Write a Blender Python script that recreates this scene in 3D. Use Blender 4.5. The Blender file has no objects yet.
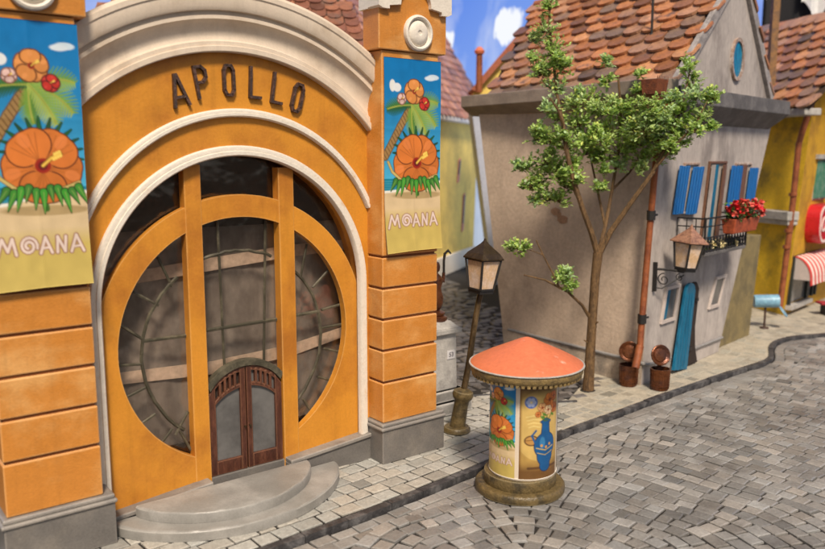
import bpy, bmesh, math, random
import numpy as np
from mathutils import Vector, Matrix
random.seed(7)
rng = np.random.default_rng(7)
R_ = math.radians
scn = bpy.context.scene
col = scn.collection

# ------------------------------------------------------------------ camera
PITCH = math.atan(116/784.)
cam_d = bpy.data.cameras.new('camera'); cam = bpy.data.objects.new('camera', cam_d); col.objects.link(cam)
cam.location = (0, 0, 6.0)
cam.rotation_euler = (math.pi/2 - PITCH, 0, 0)
cam_d.sensor_width = 36; cam_d.lens = 784/825*36
cam_d.clip_end = 400; cam_d.clip_start = .05
cam_d.dof.use_dof = True; cam_d.dof.focus_distance = 15.4; cam_d.dof.aperture_fstop = .38
scn.camera = cam

# ------------------------------------------------------------------ light
AZ = R_(171); EL = R_(50)          # azimuth (clockwise from +Y) and height of the light
w = bpy.data.worlds.new('World'); scn.world = w; w.use_nodes = True
nt = w.node_tree; bgn = nt.nodes['Background']
sky = nt.nodes.new('ShaderNodeTexSky'); sky.sky_type = 'NISHITA'; sky.sun_disc = False
sky.sun_elevation = EL; sky.sun_rotation = AZ; sky.dust_density = 3.0; sky.air_density = .8
hsv = nt.nodes.new('ShaderNodeHueSaturation'); hsv.inputs['Saturation'].default_value = .35
nt.links.new(sky.outputs[0], hsv.inputs['Color']); nt.links.new(hsv.outputs[0], bgn.inputs[0])
bgn.inputs[1].default_value = .065
sd = bpy.data.lights.new('sun', 'SUN'); sun = bpy.data.objects.new('sun', sd); col.objects.link(sun)
sd.energy = 3.5; sd.angle = R_(11); sd.color = (1, .86, .70)
dv = Vector((math.sin(AZ)*math.cos(EL), math.cos(AZ)*math.cos(EL), math.sin(EL)))
sun.rotation_euler = dv.to_track_quat('Z', 'Y').to_euler()
scn.view_settings.view_transform = 'Standard'; scn.view_settings.look = 'None'
scn.view_settings.gamma = 1; scn.view_settings.use_curve_mapping = False
scn.view_settings.exposure = .34

# ------------------------------------------------------------------ materials
MATS = {}
def mat(name, c, rough=.7, var=.18, scale=3., bump=.25, fine=40., c2=None, spots=None, metal=0, attr=False, coat=0, mixlo=.42, mixhi=.66, stretch=None, spec=.4, wear=None, streak=0):
    """painted / plaster / stone surface: large mottling, a second worn colour, fine grain, relief"""
    if name in MATS: return MATS[name]
    m = bpy.data.materials.new(name); m.use_nodes = True; MATS[name] = m
    t = m.node_tree; b = t.nodes['Principled BSDF']; N = t.nodes.new; L = t.links.new
    tc = N('ShaderNodeTexCoord'); vec = tc.outputs['Object']
    if stretch:
        mp = N('ShaderNodeMapping'); mp.inputs['Scale'].default_value = stretch; L(vec, mp.inputs[0]); vec = mp.outputs[0]
    n1 = N('ShaderNodeTexNoise'); n1.inputs['Scale'].default_value = scale; n1.inputs['Detail'].default_value = 6; n1.inputs['Roughness'].default_value = .62
    n2 = N('ShaderNodeTexNoise'); n2.inputs['Scale'].default_value = fine; n2.inputs['Detail'].default_value = 4
    L(vec, n1.inputs['Vector']); L(vec, n2.inputs['Vector'])
    if attr:
        at = N('ShaderNodeAttribute'); at.attribute_name = 'Col'; base = at.outputs['Color']
    else:
        rgb = N('ShaderNodeRGB'); rgb.outputs[0].default_value = (*c, 1); base = rgb.outputs[0]
    if c2 is not None:
        r = N('ShaderNodeMapRange'); r.inputs[1].default_value = mixlo; r.inputs[2].default_value = mixhi; r.interpolation_type = 'SMOOTHSTEP'
        L(n1.outputs['Fac'], r.inputs[0])
        mx = N('ShaderNodeMix'); mx.data_type = 'RGBA'; mx.inputs['B'].default_value = (*c2, 1)
        L(r.outputs[0], mx.inputs['Factor']); L(base, mx.inputs['A']); base = mx.outputs['Result']
    n3 = N('ShaderNodeTexNoise'); n3.inputs['Scale'].default_value = scale*3.1; n3.inputs['Detail'].default_value = 5; L(vec, n3.inputs['Vector'])
    ad = N('ShaderNodeMath'); ad.operation = 'ADD'; L(n3.outputs['Fac'], ad.inputs[0]); L(n2.outputs['Fac'], ad.inputs[1])
    r2 = N('ShaderNodeMapRange'); r2.inputs[1].default_value = .7; r2.inputs[2].default_value = 1.3
    r2.inputs[3].default_value = 1-var; r2.inputs[4].default_value = 1+var; L(ad.outputs[0], r2.inputs[0])
    hs = N('ShaderNodeHueSaturation'); L(r2.outputs[0], hs.inputs['Value']); L(base, hs.inputs['Color'])
    fin = hs.outputs[0]
    if streak:                # run-off streaks and brushed grime
        ms = N('ShaderNodeMapping'); ms.inputs['Scale'].default_value = (5.5, 5.5, .45); L(tc.outputs['Object'], ms.inputs[0])
        ns_ = N('ShaderNodeTexNoise'); ns_.inputs['Scale'].default_value = 1.0; ns_.inputs['Detail'].default_value = 7; ns_.inputs['Roughness'].default_value = .7; L(ms.outputs[0], ns_.inputs['Vector'])
        sr = N('ShaderNodeMapRange'); sr.inputs[1].default_value = .50; sr.inputs[2].default_value = .74; sr.inputs[3].default_value = 1; sr.inputs[4].default_value = 1-streak; L(ns_.outputs['Fac'], sr.inputs[0])
        vo = N('ShaderNodeTexNoise'); vo.inputs['Scale'].default_value = 6.5; vo.inputs['Detail'].default_value = 9; vo.inputs['Roughness'].default_value = .8; L(tc.outputs['Object'], vo.inputs['Vector'])
        vr = N('ShaderNodeMapRange'); vr.inputs[1].default_value = .66; vr.inputs[2].default_value = .70; vr.inputs[3].default_value = 1; vr.inputs[4].default_value = 1-streak*.9; L(vo.outputs['Fac'], vr.inputs[0])
        mm = N('ShaderNodeMath'); mm.operation = 'MULTIPLY'; L(sr.outputs[0], mm.inputs[0]); L(vr.outputs[0], mm.inputs[1])
        h2 = N('ShaderNodeHueSaturation'); L(mm.outputs[0], h2.inputs['Value']); L(fin, h2.inputs['Color']); fin = h2.outputs[0]
    if wear is not None:      # paint rubbed off the arrises
        bv = N('ShaderNodeBevel'); bv.samples = 4; bv.inputs['Radius'].default_value = .035; ge = N('ShaderNodeNewGeometry')
        dt = N('ShaderNodeVectorMath'); dt.operation = 'DOT_PRODUCT'; L(bv.outputs[0], dt.inputs[0]); L(ge.outputs['Normal'], dt.inputs[1])
        wa = N('ShaderNodeMath'); wa.operation = 'MULTIPLY_ADD'; wa.inputs[1].default_value = .10; L(n3.outputs['Fac'], wa.inputs[0]); L(dt.outputs['Value'], wa.inputs[2])
        wr = N('ShaderNodeMapRange'); wr.inputs[1].default_value = 1.035; wr.inputs[2].default_value = .96; wr.inputs[4].default_value = .75; L(wa.outputs[0], wr.inputs[0])
        wm = N('ShaderNodeMix'); wm.data_type = 'RGBA'; wm.inputs['B'].default_value = (*wear, 1); L(wr.outputs[0], wm.inputs['Factor']); L(fin, wm.inputs['A']); fin = wm.outputs['Result']
    L(fin, b.inputs['Base Color'])
    rr = N('ShaderNodeMapRange'); rr.inputs[3].default_value = max(.05, rough-.12); rr.inputs[4].default_value = min(1, rough+.12)
    L(n3.outputs['Fac'], rr.inputs[0]); L(rr.outputs[0], b.inputs['Roughness'])
    b.inputs['Metallic'].default_value = metal; b.inputs['Coat Weight'].default_value = coat
    b.inputs['Specular IOR Level'].default_value = spec
    if bump:
        bp = N('ShaderNodeBump'); bp.inputs['Strength'].default_value = bump; bp.inputs['Distance'].default_value = .03
        L(ad.outputs[0], bp.inputs['Height']); L(bp.outputs[0], b.inputs['Normal'])
    return m
def clearglass(name):
    m = bpy.data.materials.new(name); m.use_nodes = True; t = m.node_tree; N = t.nodes.new; L = t.links.new; t.nodes.remove(t.nodes['Principled BSDF'])
    tr_ = N('ShaderNodeBsdfTransparent'); tr_.inputs[0].default_value = (.93, .89, .84, 1); gl = N('ShaderNodeBsdfGlossy'); gl.inputs['Roughness'].default_value = .12; gl.inputs['Color'].default_value = (1, .93, .85, 1)
    n = N('ShaderNodeTexNoise'); n.inputs['Scale'].default_value = 1.1; n.inputs['Detail'].default_value = 3; bp = N('ShaderNodeBump'); bp.inputs['Strength'].default_value = .5; bp.inputs['Distance'].default_value = .15
    tc = N('ShaderNodeTexCoord'); L(tc.outputs['Object'], n.inputs['Vector']); L(n.outputs['Fac'], bp.inputs['Height']); L(bp.outputs[0], gl.inputs['Normal'])
    lw = N('ShaderNodeLayerWeight'); lw.inputs[0].default_value = .5; pw = N('ShaderNodeMath'); pw.operation = 'POWER'; pw.inputs[1].default_value = 2.6; L(lw.outputs['Facing'], pw.inputs[0]); fr = N('ShaderNodeMath'); fr.operation = 'MULTIPLY_ADD'; fr.inputs[1].default_value = .55; fr.inputs[2].default_value = .05; L(pw.outputs[0], fr.inputs[0]); mx = N('ShaderNodeMixShader'); L(fr.outputs[0], mx.inputs[0]); L(tr_.outputs[0], mx.inputs[1]); L(gl.outputs[0], mx.inputs[2])
    L(mx.outputs[0], t.nodes['Material Output'].inputs[0]); return m
def glass(name, c=(.8, .8, .8), rough=.05, alpha=.25):
    m = bpy.data.materials.new(name); m.use_nodes = True; t = m.node_tree; b = t.nodes['Principled BSDF']
    b.inputs['Base Color'].default_value = (*c, 1); b.inputs['Roughness'].default_value = rough; b.inputs['Alpha'].default_value = alpha
    n = t.nodes.new('ShaderNodeTexNoise'); n.inputs['Scale'].default_value = 1.3; n.inputs['Detail'].default_value = 3
    bp = t.nodes.new('ShaderNodeBump'); bp.inputs['Strength'].default_value = .25; bp.inputs['Distance'].default_value = .1
    t.links.new(n.outputs['Fac'], bp.inputs['Height']); t.links.new(bp.outputs[0], b.inputs['Normal'])
    return m

ORANGE = mat('orange_plaster', (.59, .245, .025), .46, .07, .55, .16, 24, c2=(.40, .145, .018), mixlo=.42, mixhi=.70, wear=(.66, .38, .13), streak=.13)
ORANGE2 = mat('orange_brushed_blocks', (.54, .21, .034), .44, .10, .8, .16, 24, c2=(.66, .34, .11), mixlo=.46, mixhi=.72, stretch=(1, 1, 1.6), wear=(.78, .50, .24), streak=.11)
GROOVE = mat('brown_joint_wash', (.20, .062, .012), .6, .2, 4, .3, 30)
CREAM = mat('cream_plaster', (.66, .555, .44), .5, .05, 1.0, .08, 30, c2=(.53, .42, .31), mixlo=.5, mixhi=.74, streak=.11)
WHITE = mat('chalky_white_paint', (.70, .64, .55), .55, .06, 2.5, .22, 24, c2=(.58, .42, .27), mixlo=.60, mixhi=.74)
PLINTH = mat('grey_plinth_stone', (.14, .13, .12), .45, .16, .8, .2, 30, c2=(.23, .205, .175), mixlo=.45, mixhi=.75, wear=(.34, .31, .28))
CAPST = mat('grey_cap_stone', (.19, .175, .16), .42, .15, 1.5, .15, 35, c2=(.28, .255, .225), wear=(.40, .37, .33))
STEP = mat('pale_step_concrete', (.235, .225, .205), .38, .12, .9, .10, 35, c2=(.35, .335, .31), mixlo=.42, mixhi=.72, wear=(.50, .48, .44))
LEAD = mat('dark_green_lead', (.05, .045, .03), .42, .2, 2.5, .12, 40, c2=(.12, .105, .07))
DOORW = mat('dark_red_wood', (.060, .020, .012), .45, .35, 5, .3, 60, c2=(.11, .04, .022), stretch=(1, 1, .25), wear=(.24, .11, .06))
DARKB = mat('dark_brown_metal', (.045, .026, .02), .5, .3, 12, .4, 60, c2=(.11, .055, .04))
INTER = mat('interior_drape', (.175, .165, .168), .8, .25, .6, .2, 6, c2=(.36, .35, .355), mixlo=.40, mixhi=.66, stretch=(1, 1, .6))
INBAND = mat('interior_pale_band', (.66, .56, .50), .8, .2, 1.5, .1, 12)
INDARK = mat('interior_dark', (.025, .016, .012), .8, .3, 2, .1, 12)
GLASS = clearglass('window_glass')
MILK = mat('milky_door_glass', (.135, .13, .125), .12, .12, .9, .02, 8, c2=(.085, .082, .08))
COBL = mat('paving_sett', (.2, .2, .2), .45, .2, 3, .35, 26, attr=True, spec=.5)
ROADM = mat('road_cobble', (.2, .2, .2), .38, .22, .42, .35, 22, attr=True, spec=.6, c2=(.115, .105, .097), mixlo=.46, mixhi=.74)  # darker second colour: tonal variation plus shadow patches painted into the cobbles
JOINT = mat('dark_joint_grit', (.022, .019, .017), .9, .4, 5, .6, 30)
DUST = mat('beige_pavement_dust', (.41, .365, .285), .85, .2, .9, .4, 18, c2=(.28, .25, .20), mixlo=.46, mixhi=.70)
KERB = mat('dark_kerb_stone', (.042, .040, .042), .5, .3, 3, .4, 30, c2=(.125, .12, .12))
GREYW = mat('grey_house_plaster', (.41, .365, .335), .75, .16, .8, .35, 12, c2=(.23, .20, .185), mixlo=.46, mixhi=.70, stretch=(1, 1, .45), streak=.09)
BROWNW = mat('brown_side_plaster', (.53, .415, .315), .7, .14, .42, .35, 10, c2=(.36, .275, .205), mixlo=.46, mixhi=.68, streak=.11)
DGREY = mat('dark_grey_cornice', (.105, .098, .094), .65, .2, 2, .3, 25, c2=(.16, .15, .145))
FASCIA = mat('brown_grey_fascia', (.30, .24, .19), .6, .15, 1, .2, 25, c2=(.22, .175, .14))
TILE = mat('clay_tile', (.5, .2, .1), .5, .28, 2.2, .45, 24, attr=True, c2=(.17, .10, .075), mixlo=.52, mixhi=.72)
TIMBER = mat('roof_underlay', (.05, .03, .02), .9)
BLUE = mat('blue_painted_wood', (.003, .115, .40), .4, .25, 4, .35, 50, c2=(.01, .09, .28), stretch=(5, 5, .5), wear=(.03, .20, .48))
TEAL = mat('teal_blue_door', (.005, .14, .26), .35, .3, 3, .35, 50, c2=(.005, .07, .14), stretch=(4, 4, .5), wear=(.02, .18, .32))
IRON = mat('black_iron', (.018, .016, .015), .5, .3, 10, .3, 60)
RUSTP = mat('rust_red_pipe', (.28, .085, .03), .45, .25, 3, .3, 40, c2=(.18, .05, .02))
BRONZE = mat('aged_bronze', (.055, .036, .018), .34, .3, 3, .15, 40, c2=(.20, .13, .06), metal=.4, mixlo=.48, mixhi=.74, stretch=(1, 1, .5))
COPPER = mat('burnished_copper', (.16, .055, .02), .3, .3, 2.5, .3, 30, c2=(.10, .045, .035), metal=.6, mixlo=.42, mixhi=.66)
COPPERROOF = mat('copper_lamp_roof', (.42, .22, .14), .45, .3, 6, .3, 40, c2=(.24, .12, .08), metal=.3)
LAMPG = mat('warm_lamp_glass', (.62, .42, .25), .25, .12, 4, .05, 20, c2=(.66, .52, .42))
SALMON = mat('salmon_painted_roof', (.60, .165, .075), .48, .10, 2.6, .16, 18, c2=(.76, .42, .31), mixlo=.60, mixhi=.70)
OCHRE = mat('ochre_worn_stone', (.22, .15, .055), .55, .3, 5, .45, 40, c2=(.12, .085, .04))
OLIVE = mat('olive_stone_base', (.125, .088, .036), .38, .35, 3, .4, 26, c2=(.055, .042, .022), mixlo=.46, mixhi=.66, wear=(.36, .30, .18))
BARK = mat('brown_bark', (.15, .085, .035), .75, .35, 8, .6, 40, c2=(.08, .045, .02), stretch=(1, 1, .35))
TWIG = mat('bare_pale_twig', (.32, .22, .13), .7, .25, 8, .3, 40)
YELLOW = mat('yellow_house_plaster', (.70, .45, .022), .7, .16, .8, .25, 12, c2=(.30, .21, .03), mixlo=.5, mixhi=.72)
YELLOW2 = mat('ochre_front_plaster', (.56, .31, .02), .7, .16, 1, .25, 12, c2=(.38, .20, .02))
PALEY = mat('pale_yellow_plaster', (.74, .54, .13), .75, .15, .5, .2, 10, c2=(.54, .40, .10), mixlo=.4, mixhi=.7)
OLIVEW = mat('olive_brown_wall', (.22, .17, .075), .75, .18, 1.5, .3, 20, c2=(.15, .12, .06))
PALEST = mat('pale_grey_stone', (.42, .40, .37), .7, .15, 2, .3, 25, c2=(.30, .285, .265))
PINK = mat('pink_window_paint', (.55, .22, .18), .6, .1)
GREEN = mat('green_shutter_paint', (.05, .20, .12), .5, .2, 4, .2, 40, c2=(.16, .28, .20))
RED = mat('red_sign_enamel', (.50, .012, .022), .3, .12, 2, .08, 30, coat=.3)
SIGNW = mat('pale_sign_lettering', (.78, .62, .58), .4, .08)
REDM = mat('dark_red_paint', (.32, .02, .03), .5, .15)
SHOPG = mat('dark_shop_glass', (.10, .105, .11), .15, .3, 1.5, .05, 10, c2=(.19, .185, .18))
AWNP = mat('awning_side_fabric', (.52, .45, .42), .8, .1)
AWR = mat('awning_red_fabric', (.56, .045, .035), .8, .1); AWW = mat('awning_white_fabric', (.75, .66, .6), .8, .1)
LBLUE = mat('light_blue_enamel', (.17, .33, .46), .35, .15, 5, .15, 40, c2=(.25, .47, .6))
TERRA = mat('terracotta_planter', (.42, .085, .03), .6, .25, 5, .3, 40, c2=(.25, .05, .02))
PETAL = mat('red_petals', (.62, .02, .025), .5, .3, 10, 0); PETAL2 = mat('coral_petals', (.72, .13, .10), .5, .25, 10, 0)
PETALW = mat('cream_petals', (.72, .62, .34), .6, .2, 10, 0)
LEAFD = mat('planter_leaves', (.07, .15, .03), .55, .35, 12, 0)
LEAFT = mat('tree_leaves', (.2, .35, .1), .45, .2, 20, 0, attr=True)
t_ = LEAFT.node_tree; trl = t_.nodes.new('ShaderNodeBsdfTranslucent'); ms_ = t_.nodes.new('ShaderNodeMixShader'); ms_.inputs[0].default_value = .42
src_ = t_.nodes['Principled BSDF'].inputs['Base Color'].links[0].from_socket; t_.links.new(src_, trl.inputs[0]); t_.links.new(t_.nodes['Principled BSDF'].outputs[0], ms_.inputs[1]); t_.links.new(trl.outputs[0], ms_.inputs[2]); t_.links.new(ms_.outputs[0], t_.nodes['Material Output'].inputs[0])
PAPER = mat('printed_paper', (.5, .5, .5), .38, .03, 2, .04, 60, attr=True)
PLATE = mat('white_enamel_plate', (.62, .60, .60), .4, .08); INK = mat('dark_ink', (.04, .03, .05), .5, .1)
WINFR = mat('worn_window_frame', (.30, .20, .15), .6, .3, 6, .3, 40, c2=(.50, .44, .40))
CURT = mat('pale_curtain', (.36, .32, .28), .9, .15); DARKG = mat('dark_window_glass', (.03, .04, .05), .12, .2, 3, 0)
BLACKD = mat('black_drape', (.012, .012, .014), .9, .2, 2, .3, 10, stretch=(4, 4, .3)); WHITEC = mat('white_cloth', (.7, .7, .7), .9, .1)
VERD = mat('blue_round_glass', (.004, .22, .36), .15, .3, 6, .1, 20, c2=(.005, .08, .16), stretch=(6, 6, .6))
BRICKRED = mat('hopper_rust_brick', (.20, .055, .022), .6, .3, 8, .5, 60, c2=(.12, .035, .02))
STAIN = mat('brown_wall_stain', (.34, .20, .12), .75, .2, 6, .2, 20)

# ------------------------------------------------------------------ mesh helpers
def tag(o, label=None, cat=None, group=None, kind=None):
    if label: o['label'] = label
    if cat: o['category'] = cat
    if group: o['group'] = group
    if kind: o['kind'] = kind
    return o
def thing(name, label, cat, loc=(0, 0, 0), group=None):
    o = bpy.data.objects.new(name, None); col.objects.link(o); o.location = loc; o.empty_display_size = .2
    return tag(o, label, cat, group)
class MB:
    """collects vertices and faces; build() links them as ONE mesh object"""
    def __init__(s): s.v = []; s.f = []; s.m = []; s.c = []; s.cur = 0; s.col = (1, 1, 1)
    def add(s, vs, fs):
        k = len(s.v); s.v += [tuple(v) for v in vs]
        for f in fs: s.f.append(tuple(i+k for i in f)); s.m.append(s.cur); s.c.append(s.col)
        return s
    def hexa(s, b, t):      # bottom 4, top 4 (ccw seen from above)
        return s.add(list(b)+list(t), [(3, 2, 1, 0), (4, 5, 6, 7), (0, 1, 5, 4), (1, 2, 6, 5), (2, 3, 7, 6), (3, 0, 4, 7)])
    def tube(s, pts, r, n=8, cap=True):
        pts = [Vector(p) for p in pts]; rs = r if isinstance(r, (list, tuple)) else [r]*len(pts)
        k = len(s.v); vs = []; prev = None
        for i, p in enumerate(pts):
            a = pts[max(0, i-1)]; b = pts[min(len(pts)-1, i+1)]; d = (b-a).normalized()
            if prev is None: u = d.orthogonal().normalized()
            else: u = (prev - d*prev.dot(d)).normalized()
            prev = u; v2 = d.cross(u)
            for j in range(n): an = 2*math.pi*j/n; vs.append(p + (u*math.cos(an)+v2*math.sin(an))*rs[i])
        fs = [(i*n+j, i*n+(j+1) % n, (i+1)*n+(j+1) % n, (i+1)*n+j) for i in range(len(pts)-1) for j in range(n)]
        if cap: fs += [tuple(range(n))[::-1], tuple((len(pts)-1)*n+j for j in range(n))]
        return s.add(vs, fs)
    def lathe(s, prof, c=(0, 0, 0), n=32, ax=None, a0=0, a1=2*math.pi):
        """prof: (r, z) list; ax: optional (X, Y, Z) axes"""
        c = Vector(c); X, Y, Z = ax or (Vector((1, 0, 0)), Vector((0, 1, 0)), Vector((0, 0, 1)))
        full = abs(a1-a0-2*math.pi) < 1e-6; m = n if full else n+1
        vs = [c + X*(r*math.cos(a0+(a1-a0)*j/n)) + Y*(r*math.sin(a0+(a1-a0)*j/n)) + Z*z for (r, z) in prof for j in range(m)]
        fs = [(i*m+j, i*m+(j+1) % m, (i+1)*m+(j+1) % m, (i+1)*m+j) for i in range(len(prof)-1) for j in range(n)]
        return s.add(vs, fs)
    def build(s, name, mats, parent=None, smooth=False, bevel=0, weld=False, seg=2):
        me = bpy.data.meshes.new(name); me.from_pydata(s.v, [], s.f)
        mats = mats if isinstance(mats, (list, tuple)) else [mats]
        for m in mats: me.materials.append(m)
        for p, mi in zip(me.polygons, s.m): p.material_index = mi
        if len(s.c) and any(c != (1, 1, 1) for c in s.c):
            ca = me.color_attributes.new('Col', 'FLOAT_COLOR', 'CORNER')
            arr = np.ones((len(me.loops), 4), dtype=np.float32)
            for p, c in zip(me.polygons, s.c): arr[p.loop_start:p.loop_start+p.loop_total, :3] = c
            ca.data.foreach_set('color', arr.ravel())
        bm = bmesh.new(); bm.from_mesh(me)
        if weld: bmesh.ops.remove_doubles(bm, verts=bm.verts, dist=1e-4)
        bmesh.ops.recalc_face_normals(bm, faces=bm.faces)
        bm.to_mesh(me); bm.free()
        o = bpy.data.objects.new(name, me); col.objects.link(o)
        if parent is not None:
            o.parent = parent
            o.matrix_parent_inverse = Matrix.Translation(-Vector(parent_world(parent)))
        if smooth:
            for p in me.polygons: p.use_smooth = True
            me.set_sharp_from_angle(angle=R_(38))
        if bevel:
            b = o.modifiers.new('bevel', 'BEVEL'); b.width = bevel; b.segments = seg; b.limit_method = 'ANGLE'; b.angle_limit = R_(35)
        return o
def parent_world(p):
    return Vector(p.location) if p.parent is None else Vector((0, 0, 0))
class Fr:
    """a vertical frame: s along the wall, n out of it, z up"""
    def __init__(s, o, ang): s.o = Vector((o[0], o[1], 0)); a = R_(ang); s.d = Vector((math.cos(a), math.sin(a), 0)); s.nn = Vector((math.sin(a), -math.cos(a), 0)); s.Z = Vector((0, 0, 1))
    def p(s, a, n, z): return s.o + s.d*a + s.nn*n + s.Z*z
    def box(s, mb, s0, s1, n0, n1, z0, z1):
        return mb.hexa([s.p(s0, n0, z0), s.p(s1, n0, z0), s.p(s1, n1, z0), s.p(s0, n1, z0)], [s.p(s0, n0, z1), s.p(s1, n0, z1), s.p(s1, n1, z1), s.p(s0, n1, z1)])
    def prism(s, mb, poly, n0, n1):
        """poly in (s,z), extruded from n0 (back) to n1 (front); concave outlines allowed"""
        from mathutils.geometry import tessellate_polygon
        k = len(poly); tri = tessellate_polygon([[Vector((a, z, 0)) for a, z in poly]])
        vs = [s.p(a, n1, z) for a, z in poly] + [s.p(a, n0, z) for a, z in poly]
        fs = [tuple(t) for t in tri] + [tuple(i+k for i in t[::-1]) for t in tri] + [(i, (i+1) % k, k+(i+1) % k, k+i) for i in range(k)]
        return mb.add(vs, fs)
    def sweep(s, mb, c, prof, a0, a1, n=64):
        """closed profile of (r, n) swept about centre c=(s,z) in the wall plane"""
        k = len(prof); vs = []
        for i in range(n+1):
            a = a0+(a1-a0)*i/n
            for r, nn in prof: vs.append(s.p(c[0]+r*math.cos(a), nn, c[1]+r*math.sin(a)))
        fs = [(i*k+j, i*k+(j+1) % k, (i+1)*k+(j+1) % k, (i+1)*k+j) for i in range(n) for j in range(k)]
        fs += [tuple(range(k)), tuple(n*k+j for j in range(k))[::-1]]
        return mb.add(vs, fs)
def arc(c, r, a0, a1, n): return [(c[0]+r*math.cos(a0+(a1-a0)*i/n), c[1]+r*math.sin(a0+(a1-a0)*i/n)) for i in range(n+1)]
def jit(a): return random.uniform(-a, a)
def text_mesh(name, body, size, m, parent, origin, xd, yd, depth=.01, shear=0, offset=0, align='CENTER', space=1):
    cu = bpy.data.curves.new(name, 'FONT'); cu.body = body; cu.size = size; cu.extrude = depth; cu.shear = shear; cu.offset = offset
    cu.align_x = align; cu.align_y = 'CENTER'; cu.space_character = space
    t = bpy.data.objects.new('tmp', cu); col.objects.link(t)
    dg = bpy.context.evaluated_depsgraph_get(); me = bpy.data.meshes.new_from_object(t.evaluated_get(dg)); bpy.data.objects.remove(t)
    xd = Vector(xd).normalized(); yd = Vector(yd).normalized(); zd = xd.cross(yd)
    M = Matrix((xd, yd, zd)).transposed().to_4x4(); M.translation = Vector(origin); me.transform(M)
    me.materials.clear(); me.materials.append(m)
    o = bpy.data.objects.new(name, me); col.objects.link(o)
    if parent is not None: o.parent = parent; o.matrix_parent_inverse = Matrix.Translation(-parent_world(parent))
    return o

# ------------------------------------------------------------------ printed artwork (generic beach scene)
class Art:
    def __init__(s, w, h, nx, ny):
        s.w, s.h, s.nx, s.ny = w, h, nx, ny
        s.U, s.V = np.meshgrid(np.linspace(0, 1, nx), np.linspace(0, 1, ny)); s.C = np.zeros((ny, nx, 3)); s.X = s.U*w; s.Y = s.V*h
    def put(s, mask, c, a=1):
        mask = np.clip(mask, 0, 1)[..., None]*a; s.C = s.C*(1-mask)+np.array(c)*mask
    def soft(s, d): return np.clip(.5-d/(s.w/s.nx*1.2), 0, 1)
    def ell(s, x, y, rx, ry, c, rot=0, a=1):
        dx = s.X-x*s.w; dy = s.Y-y*s.h; ca, sa = math.cos(rot), math.sin(rot); u = (dx*ca+dy*sa)/(rx*s.w); v = (-dx*sa+dy*ca)/(ry*s.h)
        s.put(s.soft((np.sqrt(u*u+v*v)-1)*min(rx*s.w, ry*s.h)), c, a)
    def seg(s, x0, y0, x1, y1, r0, r1, c, a=1):
        ax, ay, bx, by = x0*s.w, y0*s.h, x1*s.w, y1*s.h; L2 = (bx-ax)**2+(by-ay)**2+1e-9
        t = np.clip(((s.X-ax)*(bx-ax)+(s.Y-ay)*(by-ay))/L2, 0, 1)
        d = np.hypot(s.X-ax-t*(bx-ax), s.Y-ay-t*(by-ay)) - (r0+(r1-r0)*t)*s.w; s.put(s.soft(d), c, a)
    def path(s, P, r, c, a=1):
        for (x0, y0), (x1, y1) in zip(P[:-1], P[1:]): s.seg(x0, y0, x1, y1, r, r, c, a)
    def noise(s, amt, sc=12):
        g = rng.random((sc*2, sc)); yi = np.linspace(0, sc*2-1.01, s.ny); xi = np.linspace(0, sc-1.01, s.nx)
        y0 = yi.astype(int); x0 = xi.astype(int); fy = (yi-y0)[:, None]; fx = (xi-x0)[None]
        v = (g[y0][:, x0]*(1-fy)*(1-fx)+g[y0+1][:, x0]*fy*(1-fx)+g[y0][:, x0+1]*(1-fy)*fx+g[y0+1][:, x0+1]*fy*fx)
        s.C *= (1+amt*(v-.5))[..., None]
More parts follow.
